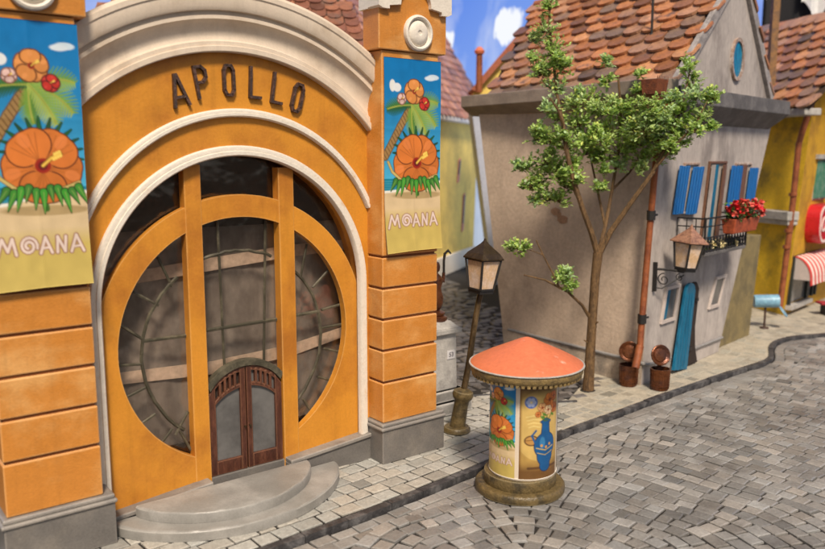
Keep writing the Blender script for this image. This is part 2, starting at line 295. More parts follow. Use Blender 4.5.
def beach_art(w, h, nx, ny):
    A = Art(w, h, nx, ny); V = A.V; U = A.U
    t = np.clip(V/.62, 0, 1)[..., None]
    A.C = np.array([.003, .16, .42])*(1-t**2)+np.array([.07, .42, .64])*t**2
    A.put((V > .615).astype(float), (.01, .20, .30))
    for k in range(5): A.seg(.0, .63+.012*k, 1, .632+.012*k, .004, .004, (.10, .40, .46), .7)
    edge = .655+.035*(1-U)**2-.02*U+.012*np.sin(U*7)
    A.put(A.soft((edge-.012-V)*h), (.75, .72, .62)); A.put(A.soft((edge-V)*h), (.62, .47, .27))
    A.put(np.clip((V-.77)/.07, 0, 1), (.50, .38, .10))
    # palm
    P = [(.02, .50), (.14, .43), (.27, .35), (.38, .29), (.48, .235)]
    A.path(P, .062, (.10, .05, .015)); A.path(P, .050, (.32, .19, .07))
    for i in range(16):
        q = i/15; x = .02+.46*q; y = .50-.265*q; A.seg(x-.03, y-.014, x+.025, y+.016, .006, .006, (.14, .07, .02))
    def frond(x, y, ang, L, c1, c2, n=15, droop=.35):
        pts = []; a = ang; px, py = x, y
        for i in range(n):
            pts.append((px, py, a)); px += math.cos(a)*L/n; py += math.sin(a)*L/n*w/h; a += droop/n*(1 if math.cos(ang) > 0 else -1)
        for i, (px, py, a) in enumerate(pts):
            ln = .16*math.sin(math.pi*(i+2)/(n+3))*(L/.5)
            for sgn in (-1, 1):
                b = a+sgn*.95; A.seg(px, py, px+math.cos(b)*ln, py+math.sin(b)*ln*w/h, .017, .004, c2 if sgn > 0 else c1)
        for (a1, a2) in zip(pts[:-1], pts[1:]): A.seg(a1[0], a1[1], a2[0], a2[1], .009, .009, (.30, .34, .06))
    frond(.48, .235, R_(95), .42, (.10, .22, .03), (.16, .30, .04))
    frond(.48, .235, R_(180), .46, (.02, .10, .03), (.05, .17, .03))
    frond(.48, .235, R_(10), .55, (.17, .33, .05), (.28, .40, .08), droop=.9)
    frond(.48, .235, R_(-28), .50, (.13, .28, .05), (.24, .38, .07), droop=.9)
    frond(.48, .235, R_(45), .50, (.20, .34, .06), (.32, .42, .08), droop=.5)
    # one very large orange hibiscus blossom over a skirt of leaves, standing on the sand
    def flower(cx, cy, R, base, dark, rot=0, vein=True):
        k = w/h
        for i_ in (0, 2, 4, 1, 3):
            a = rot+i_*2*math.pi/5; px, py = cx+math.cos(a)*R*.52, cy+math.sin(a)*R*.52*k
            f = 1+.13*math.cos(a+2.2); c = [min(1, q*f) for q in base]
            for (dr, cc) in ((.014, dark), (0, c)):
                for t in (-.30, 0, .30):
                    b = a+t; A.ell(cx+math.cos(b)*R*.60, cy+math.sin(b)*R*.60*k, R*.40+dr, (R*.40+dr)*k, cc)
                A.ell(px, py, R*.46+dr*.3, (R*.40+dr*.3)*k, cc)
            for t in (-.42, -.22, 0, .22, .42):
                if vein: A.path([(cx+math.cos(a+t*.3)*R*.2, cy+math.sin(a+t*.3)*R*.2*k), (cx+math.cos(a+t)*R*.88, cy+math.sin(a+t)*R*.88*k)], .0045, [q*.62 for q in base], .8)
            A.ell(cx+math.cos(a)*R*.78, cy+math.sin(a)*R*.78*k, R*.20, R*.14*k, [min(1, q*1.25+.03) for q in base], a, .55)
        A.ell(cx, cy, R*.20, R*.20*k, (.30, .02, .01)); A.ell(cx, cy, R*.12, R*.12*k, (.14, .01, .01))
        P_ = [(cx, cy), (cx+R*.22, cy-R*.20*k), (cx+R*.46, cy-R*.32*k)]; A.path(P_, .016*R/.3, (.20, .09, .01)); A.path(P_, .010*R/.3, (.80, .50, .08))
        for t in range(7): A.ell(cx+R*(.28+.03*t), cy-R*(.235+.015*t)*k+(-1)**t*R*.06*k, .012*R/.3, .012*R/.3*k, (.86, .62, .12))
    A.ell(.58, .705, .44, .020, (.42, .30, .14))
    A.path([(.57, .55), (.56, .64), (.58, .70)], .03, (.05, .13, .02))
    for i in range(13):          # dark leaves fanned behind the blossom
        a = R_(-175+30*i*.55*1.0); L_ = .42; px, py = .57+math.cos(a)*L_, .495+math.sin(a)*L_*w/h*.95
        A.seg(.57, .495, px, py, .07, .012, (.008, .03, .015)); A.seg(.57, .495, px, py, .055, .006, (.02, .075+.02*(i % 3), .03))
    flower(.57, .535, .40, (.58, .165, .03), (.10, .025, .01), rot=.35)
    D = [(.93, .60), (.75, .625), (.50, .635), (.28, .62), (.14, .58), (.07, .53)]
    A.path(D, .024, (.16, .09, .02)); A.path(D, .016, (.55, .42, .14))
    for i in range(11):
        x = .20+.072*i; y = .628+.010*math.sin(i*1.7); ln = .055+.014*((i*7) % 3); q = (i-5)*.018
        A.seg(x, y, x+q, y+ln, .050, .006, (.012, .04, .01)); A.seg(x, y, x+q, y+ln-.004, .038, .003, (.05+.03*((i*3) % 3), .20+.05*(i % 3), .03)); A.seg(x, y, x+q, y+ln-.01, .004, .002, (.22, .36, .08))
    flower(.52, .165, .165, (.62, .24, .06), (.10, .03, .01), rot=.9, vein=False); flower(.30, .205, .07, (.66, .45, .40), (.2, .08, .05), rot=.2, vein=False); flower(.70, .225, .085, (.50, .03, .02), (.1, .01, .01), rot=1.2, vein=False)
    A.ell(.14, .14, .05, .03, (.70, .70, .66)); A.ell(.22, .148, .07, .022, (.70, .72, .72)); A.ell(.86, .085, .10, .014, (.55, .66, .74)); A.ell(.80, .092, .09, .012, (.62, .70, .76))
    # title lettering
    def word(dx, c, r):
        y0, y1 = .808, .868; p = lambda a, b: (dx+a, y1+(y0-y1)*b)
        A.path([p(.06, -.05), p(.115, 1), p(.165, .25), p(.215, 1), p(.245, 0)], r, c)
        cx, cy = .37, .5; sp = [p(cx+(.088-.066*(k/26.))*math.cos(-.3+k*.42), cy+(.60-.45*(k/26.))*math.sin(-.3+k*.42)) for k in range(27)]; A.path(sp, r*.85, c)
        A.path([p(.485, 0), p(.54, 1), p(.60, 0)], r, c); A.path([p(.505, .3), p(.58, .35)], r*.8, c)
        A.path([p(.655, 0), p(.665, 1), p(.735, .05), p(.75, 1)], r, c)
        A.path([p(.80, 0), p(.86, 1.05), p(.93, 0)], r, c); A.path([p(.82, .3), p(.90, .35)], r*.8, c)
    word(0, (.28, .13, .08), .026); word(0, (.68, .55, .48), .014)
    A.noise(.16, 14); return A
def show_art(w, h, nx, ny):
    A = Art(w, h, nx, ny); V = A.V; U = A.U
    A.C = np.array([.42, .26, .07])*np.ones_like(A.C)
    A.ell(.45, .45, .6, .36, (.58, .40, .13), 0, .8); A.put(np.clip((.17-V)/.10, 0, 1), (.07, .03, .01)); A.put(np.clip((V-.80)/.12, 0, 1), (.12, .05, .015), .9)
    A.put(np.clip((.06-U)/.05, 0, 1), (.14, .06, .02), .8)
    A.ell(.24, .21, .14, .062, (.07, .13, .36))
    for k in range(6): A.ell(.24+.07*math.cos(k*1.05), .21+.03*math.sin(k*1.05), .04, .019, (.33, .38, .55))
    A.ell(.24, .21, .03, .014, (.6, .5, .3))
    for k in range(4): A.path([(.14+.02*k, .36+.035*k), (.30, .345+.035*k), (.50-.02*k, .36+.035*k)], .011, (.66, .52, .2))
    A.ell(.26, .60, .16, .055, (.10, .045, .015)); A.ell(.26, .60, .13, .042, (.42, .22, .06)); A.seg(.12, .60, .40, .59, .008, .008, (.1, .05, .02))
    A.seg(.20, .885, .95, .885, .03, .03, (.10, .045, .015)); B1 = (.010, .085, .24); O1 = (.01, .02, .06)
    for g, c in ((.018, O1), (0, B1)):
        A.ell(.60, .66, .27+g, .13+g*.5, c); A.ell(.60, .76, .20+g, .105+g*.5, c); A.seg(.60, .42, .60, .62, .085+g, .12+g, c); A.seg(.60, .86, .60, .87, .13+g, .13+g, c); A.ell(.60, .415, .13+g, .018+g*.4, c)
    A.path([(.36, .50), (.27, .55), (.34, .62)], .022, B1); A.ell(.52, .63, .07, .06, (.05, .22, .42), 0, .7); A.path([(.38, .68), (.60, .71), (.82, .68)], .012, (.5, .36, .1)); A.path([(.40, .73), (.60, .76), (.80, .73)], .008, (.5, .36, .1))
    for (x, y) in ((.50, .66), (.62, .68), (.72, .655)): A.ell(x, y, .03, .014, (.62, .30, .06))
    for (x0, y0, x1, y1) in ((.58, .41, .48, .28), (.61, .41, .70, .22), (.64, .41, .86, .30), (.56, .41, .40, .33)): A.seg(x0, y0, x1, y1, .012, .008, (.06, .12, .02)); A.ell((x0+x1)/2+.04, (y0+y1)/2, .06, .012, (.08, .20, .03), .6)
    for (x, y, r, c) in ((.70, .20, .15, (.60, .18, .03)), (.86, .29, .11, (.55, .15, .03)), (.50, .27, .10, (.64, .34, .14)), (.66, .30, .10, (.66, .46, .26)), (.84, .17, .10, (.52, .13, .02)), (.40, .335, .06, (.6, .2, .05))):
        for q in range(6): A.ell(x+r*.62*math.cos(q*1.047), y+r*.62*.42*math.sin(q*1.047), r*.50+.008, r*.22+.004, (.12, .03, .01)); A.ell(x+r*.62*math.cos(q*1.047), y+r*.62*.42*math.sin(q*1.047), r*.50, r*.22, [v_*(1+.12*math.sin(q*2)) for v_ in c])
        A.ell(x, y, r*.28, r*.12, (.22, .04, .01))
    A.noise(.3, 10); return A
def art_mesh(name, A, pos, parent=None, mats=None, thick=None):
    """grid mesh carrying the artwork; pos(u, v) -> point; thick: vector for the back of the sheet"""
    nx, ny = A.nx, A.ny; vs = [pos(A.U[j, i], A.V[j, i]) for j in range(ny) for i in range(nx)]
    fs = [(j*nx+i, j*nx+i+1, (j+1)*nx+i+1, (j+1)*nx+i) for j in range(ny-1) for i in range(nx-1)]
    k = len(vs); cols = A.C.reshape(-1, 3); 
    if thick is not None:
        rim = [i for i in range(nx)] + [j*nx+nx-1 for j in range(1, ny)] + [(ny-1)*nx+i for i in range(nx-2, -1, -1)] + [j*nx for j in range(ny-2, 0, -1)]
        vs += [vs[i]+thick for i in rim]; n = len(rim); fs += [(rim[i], rim[(i+1) % n], k+(i+1) % n, k+i) for i in range(n)]; cols = np.vstack([cols, np.full((n, 3), .6)])
    me = bpy.data.meshes.new(name); me.from_pydata([tuple(v) for v in vs], [], fs); me.materials.append(PAPER)
    ca = me.color_attributes.new('Col', 'FLOAT_COLOR', 'POINT'); ca.data.foreach_set('color', np.c_[np.clip(cols, 0, 1), np.ones(len(cols))].astype(np.float32).ravel())
    for p in me.polygons: p.use_smooth = True
    o = bpy.data.objects.new(name, me); col.objects.link(o)
    if parent is not None: o.parent = parent; o.matrix_parent_inverse = Matrix.Translation(-parent_world(parent))
    return o

# ================================================================== SETTING
FA = Fr((.6434, 15.832), 37.923)              # theatre front: s=0 right corner of the right pillar base
kerb_pts = [FA.p(-12, 1.95, 0), FA.p(-8, 1.85, 0), FA.p(-4.42, 1.70, 0), FA.p(-2.11, 1.55, 0), FA.p(-.13, 1.34, 0), Vector((3.24, 16.53, 0)), Vector((5.15, 18.23, 0)), Vector((7.01, 19.88, 0)),
            Vector((9.38, 21.84, 0)), Vector((10.5, 22.72, 0)), Vector((11.05, 23.4, 0)), Vector((11.45, 24.3, 0)), Vector((11.9, 25.1, 0)), Vector((12.7, 25.9, 0)), Vector((14.26, 26.5, 0)), Vector((18, 27.6, 0)), Vector((30, 30.5, 0))]
def dense(P, step):
    out = []
    for i in range(len(P)-1):
        p0 = P[max(0, i-1)]; p1 = P[i]; p2 = P[i+1]; p3 = P[min(len(P)-1, i+2)]; n = max(1, int((p2-p1).length/step))
        for k in range(n):
            t = k/n; out.append(.5*((2*p1)+(p2-p0)*t+(2*p0-5*p1+4*p2-p3)*t*t+(3*p1-p0-3*p2+p3)*t*t*t))
    return out+[P[-1]]
KL = dense(kerb_pts, .25)
KX = np.array([[p.x, p.y] for p in KL])
def kerb_side(x, y):
    """signed distance to the kerb line: positive on the pavement side"""
    d = KX-np.array([x, y]); i = int(np.argmin((d**2).sum(1))); i = min(max(i, 1), len(KX)-2)
    t = KX[i+1]-KX[i-1]; t = t/np.hypot(*t); v = np.array([x, y])-KX[i]; return t[0]*v[1]-t[1]*v[0]
# bedding for the road, one big sheet
mb = MB(); mb.add([(-120, -60, -.122), (160, -60, -.122), (160, 160, -.122), (-120, 160, -.122)], [(0, 1, 2, 3)]); mb.build('ground', JOINT); tag(bpy.data.objects['ground'], kind='structure')
# pavement bed: polygon on the house side of the kerb
mb = MB(); K2 = KL; off = Vector((-26, 33, 0))
vs = [Vector((p.x, p.y, -.034)) for p in K2]; back = [Vector((-40, 8, -.034)), Vector((-40, 75, -.034)), Vector((60, 75, -.034)), Vector((60, 31, -.034))]
from mathutils.geometry import tessellate_polygon
poly = vs+back[::-1]; mb.add(poly, [tuple(t) for t in tessellate_polygon([poly])]); o = mb.build('pavement_bed', JOINT); tag(o, kind='structure')

def cobble(mb, c, ux, uy, lx, ly, top, h, bev=.03, tilt=.02):
    ux = Vector((ux[0], ux[1], jit(tilt))); uy = Vector((uy[0], uy[1], jit(tilt))); c = Vector((c[0], c[1], top))
    q = [(-1, -1), (1, -1), (1, 1), (-1, 1)]; jj = [(1+jit(.09), 1+jit(.09)) for _ in q]
    def ring(k, z): return [c+ux*(a*lx/2*k[0]*j[0])+uy*(b*ly/2*k[1]*j[1])+Vector((0, 0, z)) for (a, b), j in zip(q, jj)]
    kx, ky = 1-2*bev/lx, 1-2*bev/ly
    r0 = ring((1, 1), -h); r1 = ring((1, 1), -bev*.55); r2 = ring((kx, ky), 0)
    vs = r0+r1+r2; fs = [(0, 1, 5, 4), (1, 2, 6, 5), (2, 3, 7, 6), (3, 0, 4, 7), (4, 5, 9, 8), (5, 6, 10, 9), (6, 7, 11, 10), (7, 4, 8, 11), (8, 9, 10, 11)]
    mb.add(vs, fs)
def shade(base, k=.18, warm=.04):
    f = 1+jit(k)
    if random.random() < .10: f *= random.uniform(.62, .85)
    w_ = jit(warm); return (base[0]*f*(1+w_), base[1]*f, base[2]*f*(1-w_))
def inview(x, y, pad=1.5):
    return y > 6.5 and abs(x) < y*.53*1.05+pad+2
# road: cobbles laid in arcs about a point under the foreground
mb = MB(); cx0, cy0 = 1.75, 10.75; r = .35
while r < 25:
    wd = .285+jit(.018); n_ = max(5, int(2*math.pi*r/.42)); a = random.random()*6
    k = 0; aend = a+2*math.pi
    while a < aend-.02:
        L = (.325+jit(.075)); da = L/r; am = a+da/2; a += da
        ka = min(.16, r*.035); wob = ka*math.sin(am*5+r*.12)+ka*.2*math.sin(am*13+r*.35); dw = ka*5*math.cos(am*5+r*.12)+ka*2.6*math.cos(am*13+r*.35)
        rr = r+wob; x = cx0+rr*math.cos(am); y = cy0+rr*math.sin(am)
        if not inview(x, y) or x > 19 or kerb_side(x, y) > -.50: continue
        mb.col = shade((.27, .258, .242), .30, .04)
        ux = (-math.sin(am), math.cos(am)); uy = (math.cos(am), math.sin(am)); rot = -math.atan2(dw, rr)+jit(.035)
        ux2 = (ux[0]*math.cos(rot)-ux[1]*math.sin(rot), ux[0]*math.sin(rot)+ux[1]*math.cos(rot)); uy2 = (uy[0]*math.cos(rot)-uy[1]*math.sin(rot), uy[0]*math.sin(rot)+uy[1]*math.cos(rot))
        cobble(mb, (x, y), ux2, uy2, L-.018-random.random()*.022, wd-.014-random.random()*.022, -.082+jit(.011), .06, .022, .028)
    r += wd+.004
d_ = .2; cumk = [0]
for k in range(1, len(KX)): cumk.append(cumk[-1]+float(np.hypot(*(KX[k]-KX[k-1]))))
for off_k in (.19, .46):
    d_ = .1*off_k
    while d_ < cumk[-1]-.6:
        L = .37+jit(.08); m_ = d_+L/2; d_ += L; k = min(max(int(np.searchsorted(cumk, m_)), 1), len(KX)-2); f = (m_-cumk[k-1])/(cumk[k]-cumk[k-1]+1e-9); c0 = KX[k-1]*(1-f)+KX[k]*f
        t = KX[min(k+2, len(KX)-1)]-KX[max(k-3, 0)]; t = t/np.hypot(*t); nn = np.array([-t[1], t[0]]); x, y = c0-nn*(off_k+jit(.015))
        if not inview(x, y) or x > 19: continue
        mb.col = shade((.265, .252, .235), .22, .03); cobble(mb, (x, y), t, nn, L-.02, .265-random.random()*.02, -.083+jit(.008), .06, .024, .02)
tag(mb.build('road', ROADM), kind='structure')
# pavement: straight courses following the kerb
ALLEY = [(.65, 19.35), (2.11, 19.61), (3.3, 18.75), (4.35, 18.75), (4.75, 20.1)]
def in_alley(x, y):
    # beyond the cross kerb and between theatre and grey house
    P = [(.4, 19.45), (2.3, 19.75), (3.3, 18.95), (4.4, 19.2), (5.2, 20.6), (-2, 60), (-40, 60)]
    c = False
    for i in range(len(P)):
        x0, y0 = P[i]; x1, y1 = P[i-1]
        if (y0 > y) != (y1 > y) and x < (x1-x0)*(y-y0)/(y1-y0)+x0: c = not c
    return c
mb = MB(); row = 0; dd = .20
while dd < 9:
    wd = .335+jit(.02); i = 0; acc = random.random()*.4; pos = 0
    P = []; cum = [0]
    for k in range(1, len(KX)): cum.append(cum[-1]+float(np.hypot(*(KX[k]-KX[k-1]))))
    pos = acc
    while pos < cum[-1]-.5:
        L = .40+jit(.09); m_ = pos+L/2; pos += L
        k = int(np.searchsorted(cum, m_)); k = min(max(k, 1), len(KX)-2); f = (m_-cum[k-1])/(cum[k]-cum[k-1]+1e-9); c0 = KX[k-1]*(1-f)+KX[k]*f
        t = KX[min(k+2, len(KX)-1)]-KX[max(k-3, 0)]; t = t/np.hypot(*t); nn = np.array([-t[1], t[0]]); c1 = c0+nn*(dd+wd/2)
        x, y = c1
        if not inview(x, y, .5) or in_alley(x, y) or x > 22 or abs(kerb_side(x, y)-(dd+wd/2)) > .14: continue
        far = min(1, max(0, (x-2.6)/2.5))
        lx = FA.d.dot(Vector((x, y, 0))-FA.o); ln = FA.nn.dot(Vector((x, y, 0))-FA.o)
        if lx < .1 and ln < -1.0: continue
        b1 = (.385, .37, .33); b2 = (.37, .34, .275); mb.col = shade(tuple(a*(1-far)+b*far for a, b in zip(b1, b2)), .15)
        cobble(mb, (x, y), t, nn, L-.030-random.random()*.018, wd-.030-random.random()*.018, -.004+jit(.007)-far*.006, .05, .02, .02*(1-.5*far))
    dd += wd
tag(mb.build('pavement', COBL), kind='structure')
# worn dusty screed over the far pavement
mb = MB(); P = []
for p in KL:
    if p.x > 3.3: P.append(Vector((p.x, p.y, -.0125)))
poly = [p+Vector((-.10, .12, 0)) for p in P]+[Vector((60, 60, -.0125)), Vector((6.5, 60, -.0125)), Vector((4.6, 20.5, -.0125)), Vector((3.9, 19.0, -.0125))]
mb.add(poly, [tuple(t) for t in tessellate_polygon([poly])]); tag(mb.build('pavement_dust', DUST), kind='structure')
# alley floor: rough dark setts
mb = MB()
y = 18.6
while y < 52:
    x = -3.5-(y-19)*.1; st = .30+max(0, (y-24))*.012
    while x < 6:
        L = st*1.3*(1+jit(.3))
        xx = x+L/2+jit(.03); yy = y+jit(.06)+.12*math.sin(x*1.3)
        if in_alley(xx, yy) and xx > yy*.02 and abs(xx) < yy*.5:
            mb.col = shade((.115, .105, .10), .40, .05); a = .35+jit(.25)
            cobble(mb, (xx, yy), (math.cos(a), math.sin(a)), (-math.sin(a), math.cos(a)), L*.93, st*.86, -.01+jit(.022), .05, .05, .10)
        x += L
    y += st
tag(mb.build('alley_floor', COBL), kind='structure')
# kerbs
def kerb_run(P, name, w_=.15, z0=-.16, z1=.012, seg=1.0, mt=KERB):
    mb = MB(); L = [0]
    for a, b in zip(P[:-1], P[1:]): L.append(L[-1]+(b-a).length)
    def at(d):
        d = min(max(d, 0), L[-1]); k = min(max(int(np.searchsorted(L, d)), 1), len(P)-1); f = (d-L[k-1])/(L[k]-L[k-1]); return P[k-1].lerp(P[k], f)
    d = 0
    while d < L[-1]-.2:
        ln = min(seg*(1+jit(.3)), L[-1]-d); jz = jit(.008); jn = jit(.010)
        n = max(1, int(ln/.3)); 
        for i in range(n):
            a = at(d+(ln-.018)*i/n); b = at(d+(ln-.018)*(i+1)/n); t = (b-a).normalized(); nn = Vector((-t.y, t.x, 0))
            q = [a-nn*(.02-jn), b-nn*(.02-jn), b+nn*(w_-.02), a+nn*(w_-.02)]
            mb.hexa([p+Vector((0, 0, z0)) for p in q], [p+Vector((0, 0, z1+jz)) for p in q])
        d += ln
    return tag(mb.build(name, mt, bevel=.018, weld=True), kind='structure')
kerb_run(KL, 'kerb')
kerb_run([Vector((.0, 19.28, 0)), Vector((1.2, 19.32, 0)), Vector((2.2, 19.50, 0)), Vector((3.3, 18.78, 0)), Vector((4.3, 18.95, 0))], 'alley_kerb', .09, -.1, .02)
kerb_run([Vector((1.25, 17.75, 0)), Vector((1.75, 17.9, 0)), Vector((2.6, 17.85, 0)), Vector((3.4, 17.9, 0))], 'drain_edge', .05, -.1, .006)

# sky: a painted curved cyclorama standing round the far side of the place
def sky_backdrop():
    P = [(-52, 18), (-46, 40), (-30, 58), (-8, 64), (1.0, 62), (3.6, 52), (4.4, 40.5), (6.5, 37.5), (11, 42), (22, 58), (40, 60), (62, 50), (72, 24)]
    P = dense([Vector((x, y, 0)) for x, y in P], 1.5)
    mb = MB(); nz = 20; H = 46
    vs = [Vector((p.x, p.y, -.2+H*k/nz)) for k in range(nz+1) for p in P]; n = len(P)
    mb.add(vs, [(k*n+i, k*n+i+1, (k+1)*n+i+1, (k+1)*n+i) for k in range(nz) for i in range(n-1)])
    m = bpy.data.materials.new('painted_sky'); m.use_nodes = True; t = m.node_tree; N = t.nodes.new; L = t.links.new
    b = t.nodes['Principled BSDF']; b.inputs['Roughness'].default_value = 1; b.inputs['Specular IOR Level'].default_value = 0
    tc = N('ShaderNodeTexCoord'); sp = N('ShaderNodeSeparateXYZ'); L(tc.outputs['Object'], sp.inputs[0])
    rp = N('ShaderNodeValToRGB'); mr = N('ShaderNodeMapRange'); mr.inputs[1].default_value = 0; mr.inputs[2].default_value = 24
    L(sp.outputs['Z'], mr.inputs[0]); L(mr.outputs[0], rp.inputs[0])
    e = rp.color_ramp.elements; e[0].position = 0; e[0].color = (.34, .39, .46, 1); e[1].position = .95; e[1].color = (.08, .17, .58, 1)
    k = e.new(.30); k.color = (.34, .42, .62, 1); k = e.new(.45); k.color = (.17, .29, .68, 1); k = e.new(.72); k.color = (.10, .21, .64, 1)
    # clouds: painted at fixed places on the cloth plus soft random ones
    mp = N('ShaderNodeMapping'); mp.inputs['Scale'].default_value = (.05, .05, .12); L(tc.outputs['Object'], mp.inputs[0])
    nz_ = N('ShaderNodeTexNoise'); nz_.inputs['Scale'].default_value = 2.2; nz_.inputs['Detail'].default_value = 5; L(mp.outputs[0], nz_.inputs['Vector'])
    n4 = N('ShaderNodeTexNoise'); n4.inputs['Scale'].default_value = .9; n4.inputs['Detail'].default_value = 5; L(tc.outputs['Object'], n4.inputs['Vector'])
    mask = None
    for (cx, cy, cz, rx, rz) in CLOUDS:
        sb = N('ShaderNodeVectorMath'); sb.operation = 'SUBTRACT'; sb.inputs[1].default_value = (cx, cy, cz); L(tc.outputs['Object'], sb.inputs[0])
        sc = N('ShaderNodeVectorMath'); sc.operation = 'MULTIPLY'; sc.inputs[1].default_value = (1/rx, 1/rx, 1/rz); L(sb.outputs[0], sc.inputs[0])
        ln = N('ShaderNodeVectorMath'); ln.operation = 'LENGTH'; L(sc.outputs[0], ln.inputs[0])
        a2 = N('ShaderNodeMath'); a2.operation = 'MULTIPLY_ADD'; a2.inputs[1].default_value = 1.5; L(n4.outputs['Fac'], a2.inputs[0]); L(ln.outputs['Value'], a2.inputs[2])
        r_ = N('ShaderNodeMapRange'); r_.inputs[1].default_value = 1.80; r_.inputs[2].default_value = 1.55; L(a2.outputs[0], r_.inputs[0]); out = r_.outputs[0]
        if mask is None: mask = out
        else:
            mx = N('ShaderNodeMath'); mx.operation = 'MAXIMUM'; L(mask, mx.inputs[0]); L(out, mx.inputs[1]); mask = mx.outputs[0]
    wr_ = N('ShaderNodeMapRange'); wr_.inputs[1].default_value = .50; wr_.inputs[2].default_value = .75; wr_.inputs[4].default_value = .45; L(nz_.outputs['Fac'], wr_.inputs[0])
    mx = N('ShaderNodeMath'); mx.operation = 'MAXIMUM'; L(mask, mx.inputs[0]); L(wr_.outputs[0], mx.inputs[1]); mask = mx.outputs[0]
    mix = N('ShaderNodeMix'); mix.data_type = 'RGBA'; mix.inputs['B'].default_value = (.74, .76, .80, 1)
    L(mask, mix.inputs['Factor']); L(rp.outputs[0], mix.inputs['A'])
    b.inputs['Base Color'].default_value = (0, 0, 0, 1); L(mix.outputs['Result'], b.inputs['Emission Color']); b.inputs['Emission Strength'].default_value = 1.0
    tag(mb.build('sky', m, smooth=True), kind='structure')
CLOUDS = [(4.35, 40.0, 12.45, 1.9, .85), (3.1, 41.5, 12.4, 1.3, .55), (2.5, 60, 14.5, 3.0, .7), (-5.3, 63.5, 17.6, 3.2, 1.3), (-9.5, 64, 17.8, 2.6, 1.1), (40, 60, 24, 6, 2), (-30, 58, 22, 6, 2)]
sky_backdrop()

# ================================================================== THEATRE
th = thing('theatre', 'orange theatre with round leaded window under a cream arched cornice and raised dark letters', 'theatre', FA.p(-4.2, -.5, 0))
WN = -.50                                           # wall face
mb = MB()
AC = (-4.22, 3.60); AR = 2.50
CC = (-4.29, 4.05)
outline = [(-6.90, .0), (AC[0]-AR, .0)] + arc(AC, AR, math.pi, 0, 48) + [(AC[0]+AR, .0), (-1.50, .0)]
top = arc(CC, 3.95, math.acos((-1.50-CC[0])/3.95), math.acos((-6.90-CC[0])/3.95), 40)
FA.prism(mb, outline+top, WN-.45, WN)
mb.build('wall', ORANGE, th)
# body behind: side walls, back and a low vaulted roof
mb = MB(); FA.box(mb, -8.15, -7.9, -9, -1.35, 0, 6.4); FA.box(mb, -.60, -.35, -9, -1.35, 0, 6.4); FA.box(mb, -7.9, -.60, -9, -8.75, 0, 6.4)
mb.build('side_walls', ORANGE, th)
mb = MB(); FA.prism(mb, arc((-4.25, 3.2), 4.95, R_(40), R_(140), 24)+arc((-4.25, 3.2), 4.8, R_(140), R_(40), 24), -9, -1.02); mb.build('roof', DGREY, th)
# cornice
prof = [(3.70, WN-.02), (3.70, -.36), (3.715, -.345), (3.79, -.345), (3.80, -.36), (3.80, -.385), (3.87, -.385), (3.90, -.44), (3.97, -.462), (4.06, -.44), (4.14, -.40), (4.20, -.345), (4.215, -.30), (4.27, -.30),
        (4.285, -.325), (4.335, -.325), (4.345, -.25), (4.40, -.22), (4.56, -.22), (4.585, -.20), (4.66, -.20), (4.67, -.24), (4.72, -.26), (4.72, WN-.5), (3.9, WN-.5), (3.9, WN-.02)]
mb = MB(); FA.sweep(mb, CC, prof, R_(31), R_(149), 96)
mb.build('cornice', CREAM, th, smooth=True)
def arch_trim(c, r0, r1, n1, name, legs=None, a0=0, a1=math.pi):
    mb = MB(); m = (r0+r1)/2
    pr = [(r0, WN-.03), (r0, n1-.03), (r0+.02, n1), (r0+(r1-r0)*.45, n1), (r0+(r1-r0)*.5, n1-.025), (r0+(r1-r0)*.6, n1-.02), (r1-.02, n1-.03), (r1, n1-.06), (r1, WN-.03)]
    FA.sweep(mb, c, pr, a0, a1, 72)
    if legs is not None:
        for sg in (-1, 1):
            q = [(c[0]+sg*r, n) for r, n in pr]
            vs = [FA.p(a, n, c[1]) for a, n in q]+[FA.p(a, n, legs) for a, n in q]; k = len(q)
            mb.add(vs, [(i, (i+1) % k, k+(i+1) % k, k+i) for i in range(k)]+[tuple(k+i for i in range(k))])
    return mb.build(name, WHITE, th, smooth=True)
arch_trim((-4.17, 3.84), 2.86, 3.0, WN+.10, 'arch_trim', a0=R_(25), a1=R_(157))
arch_trim(AC, 2.44, 2.62, WN+.10, 'arch_trim', legs=.42)
# round window frame: one panel of plaster with the circular opening and two posts
FN = -.58; RC = (-4.21, 2.80); RO = 2.58; RI = 2.19
bl = (-5.185, -4.89); br = (-3.43, -3.12)
mb = MB()
xo = AC[0]-2.46; x1 = AC[0]+2.46
a_l = math.acos((xo-RC[0])/RO); a_r = math.acos((x1-RC[0])/RO)
def onin(x): return math.acos((x-RC[0])/RI)
om = [(xo, 0)] + arc(RC, RO, a_l, a_r, 60) + [(x1, 0), (br[0]+.02, 0)]
ain = -onin(br[0]+.02); ainl = 2*math.pi-onin(bl[1]-.02)   # angles on the lower half
om += arc(RC, RI, ain, math.pi, 60) + arc(RC, RI, math.pi, ainl, 24)[1:] + [(bl[1]-.02, 0)]
FA.prism(mb, om, FN-.16, FN)
mb.build('round_frame', ORANGE, th, bevel=.012)
for (a, b) in (bl, br):
    zt = AC[1]+math.sqrt(2.45**2-max(abs(a-AC[0]), abs(b-AC[0]))**2)
    mb = MB(); FA.box(mb, a, b, FN-.22, FN+.012, .0, zt+.05); mb.build('post', ORANGE, th, bevel=.015)
# glass behind
mb = MB(); FA.prism(mb, [(xo-.1, .3)]+arc(AC, 2.5, math.pi, 0, 40)+[(x1+.1, .3)], FN-.235, FN-.205); mb.build('glass_pane', GLASS, th)
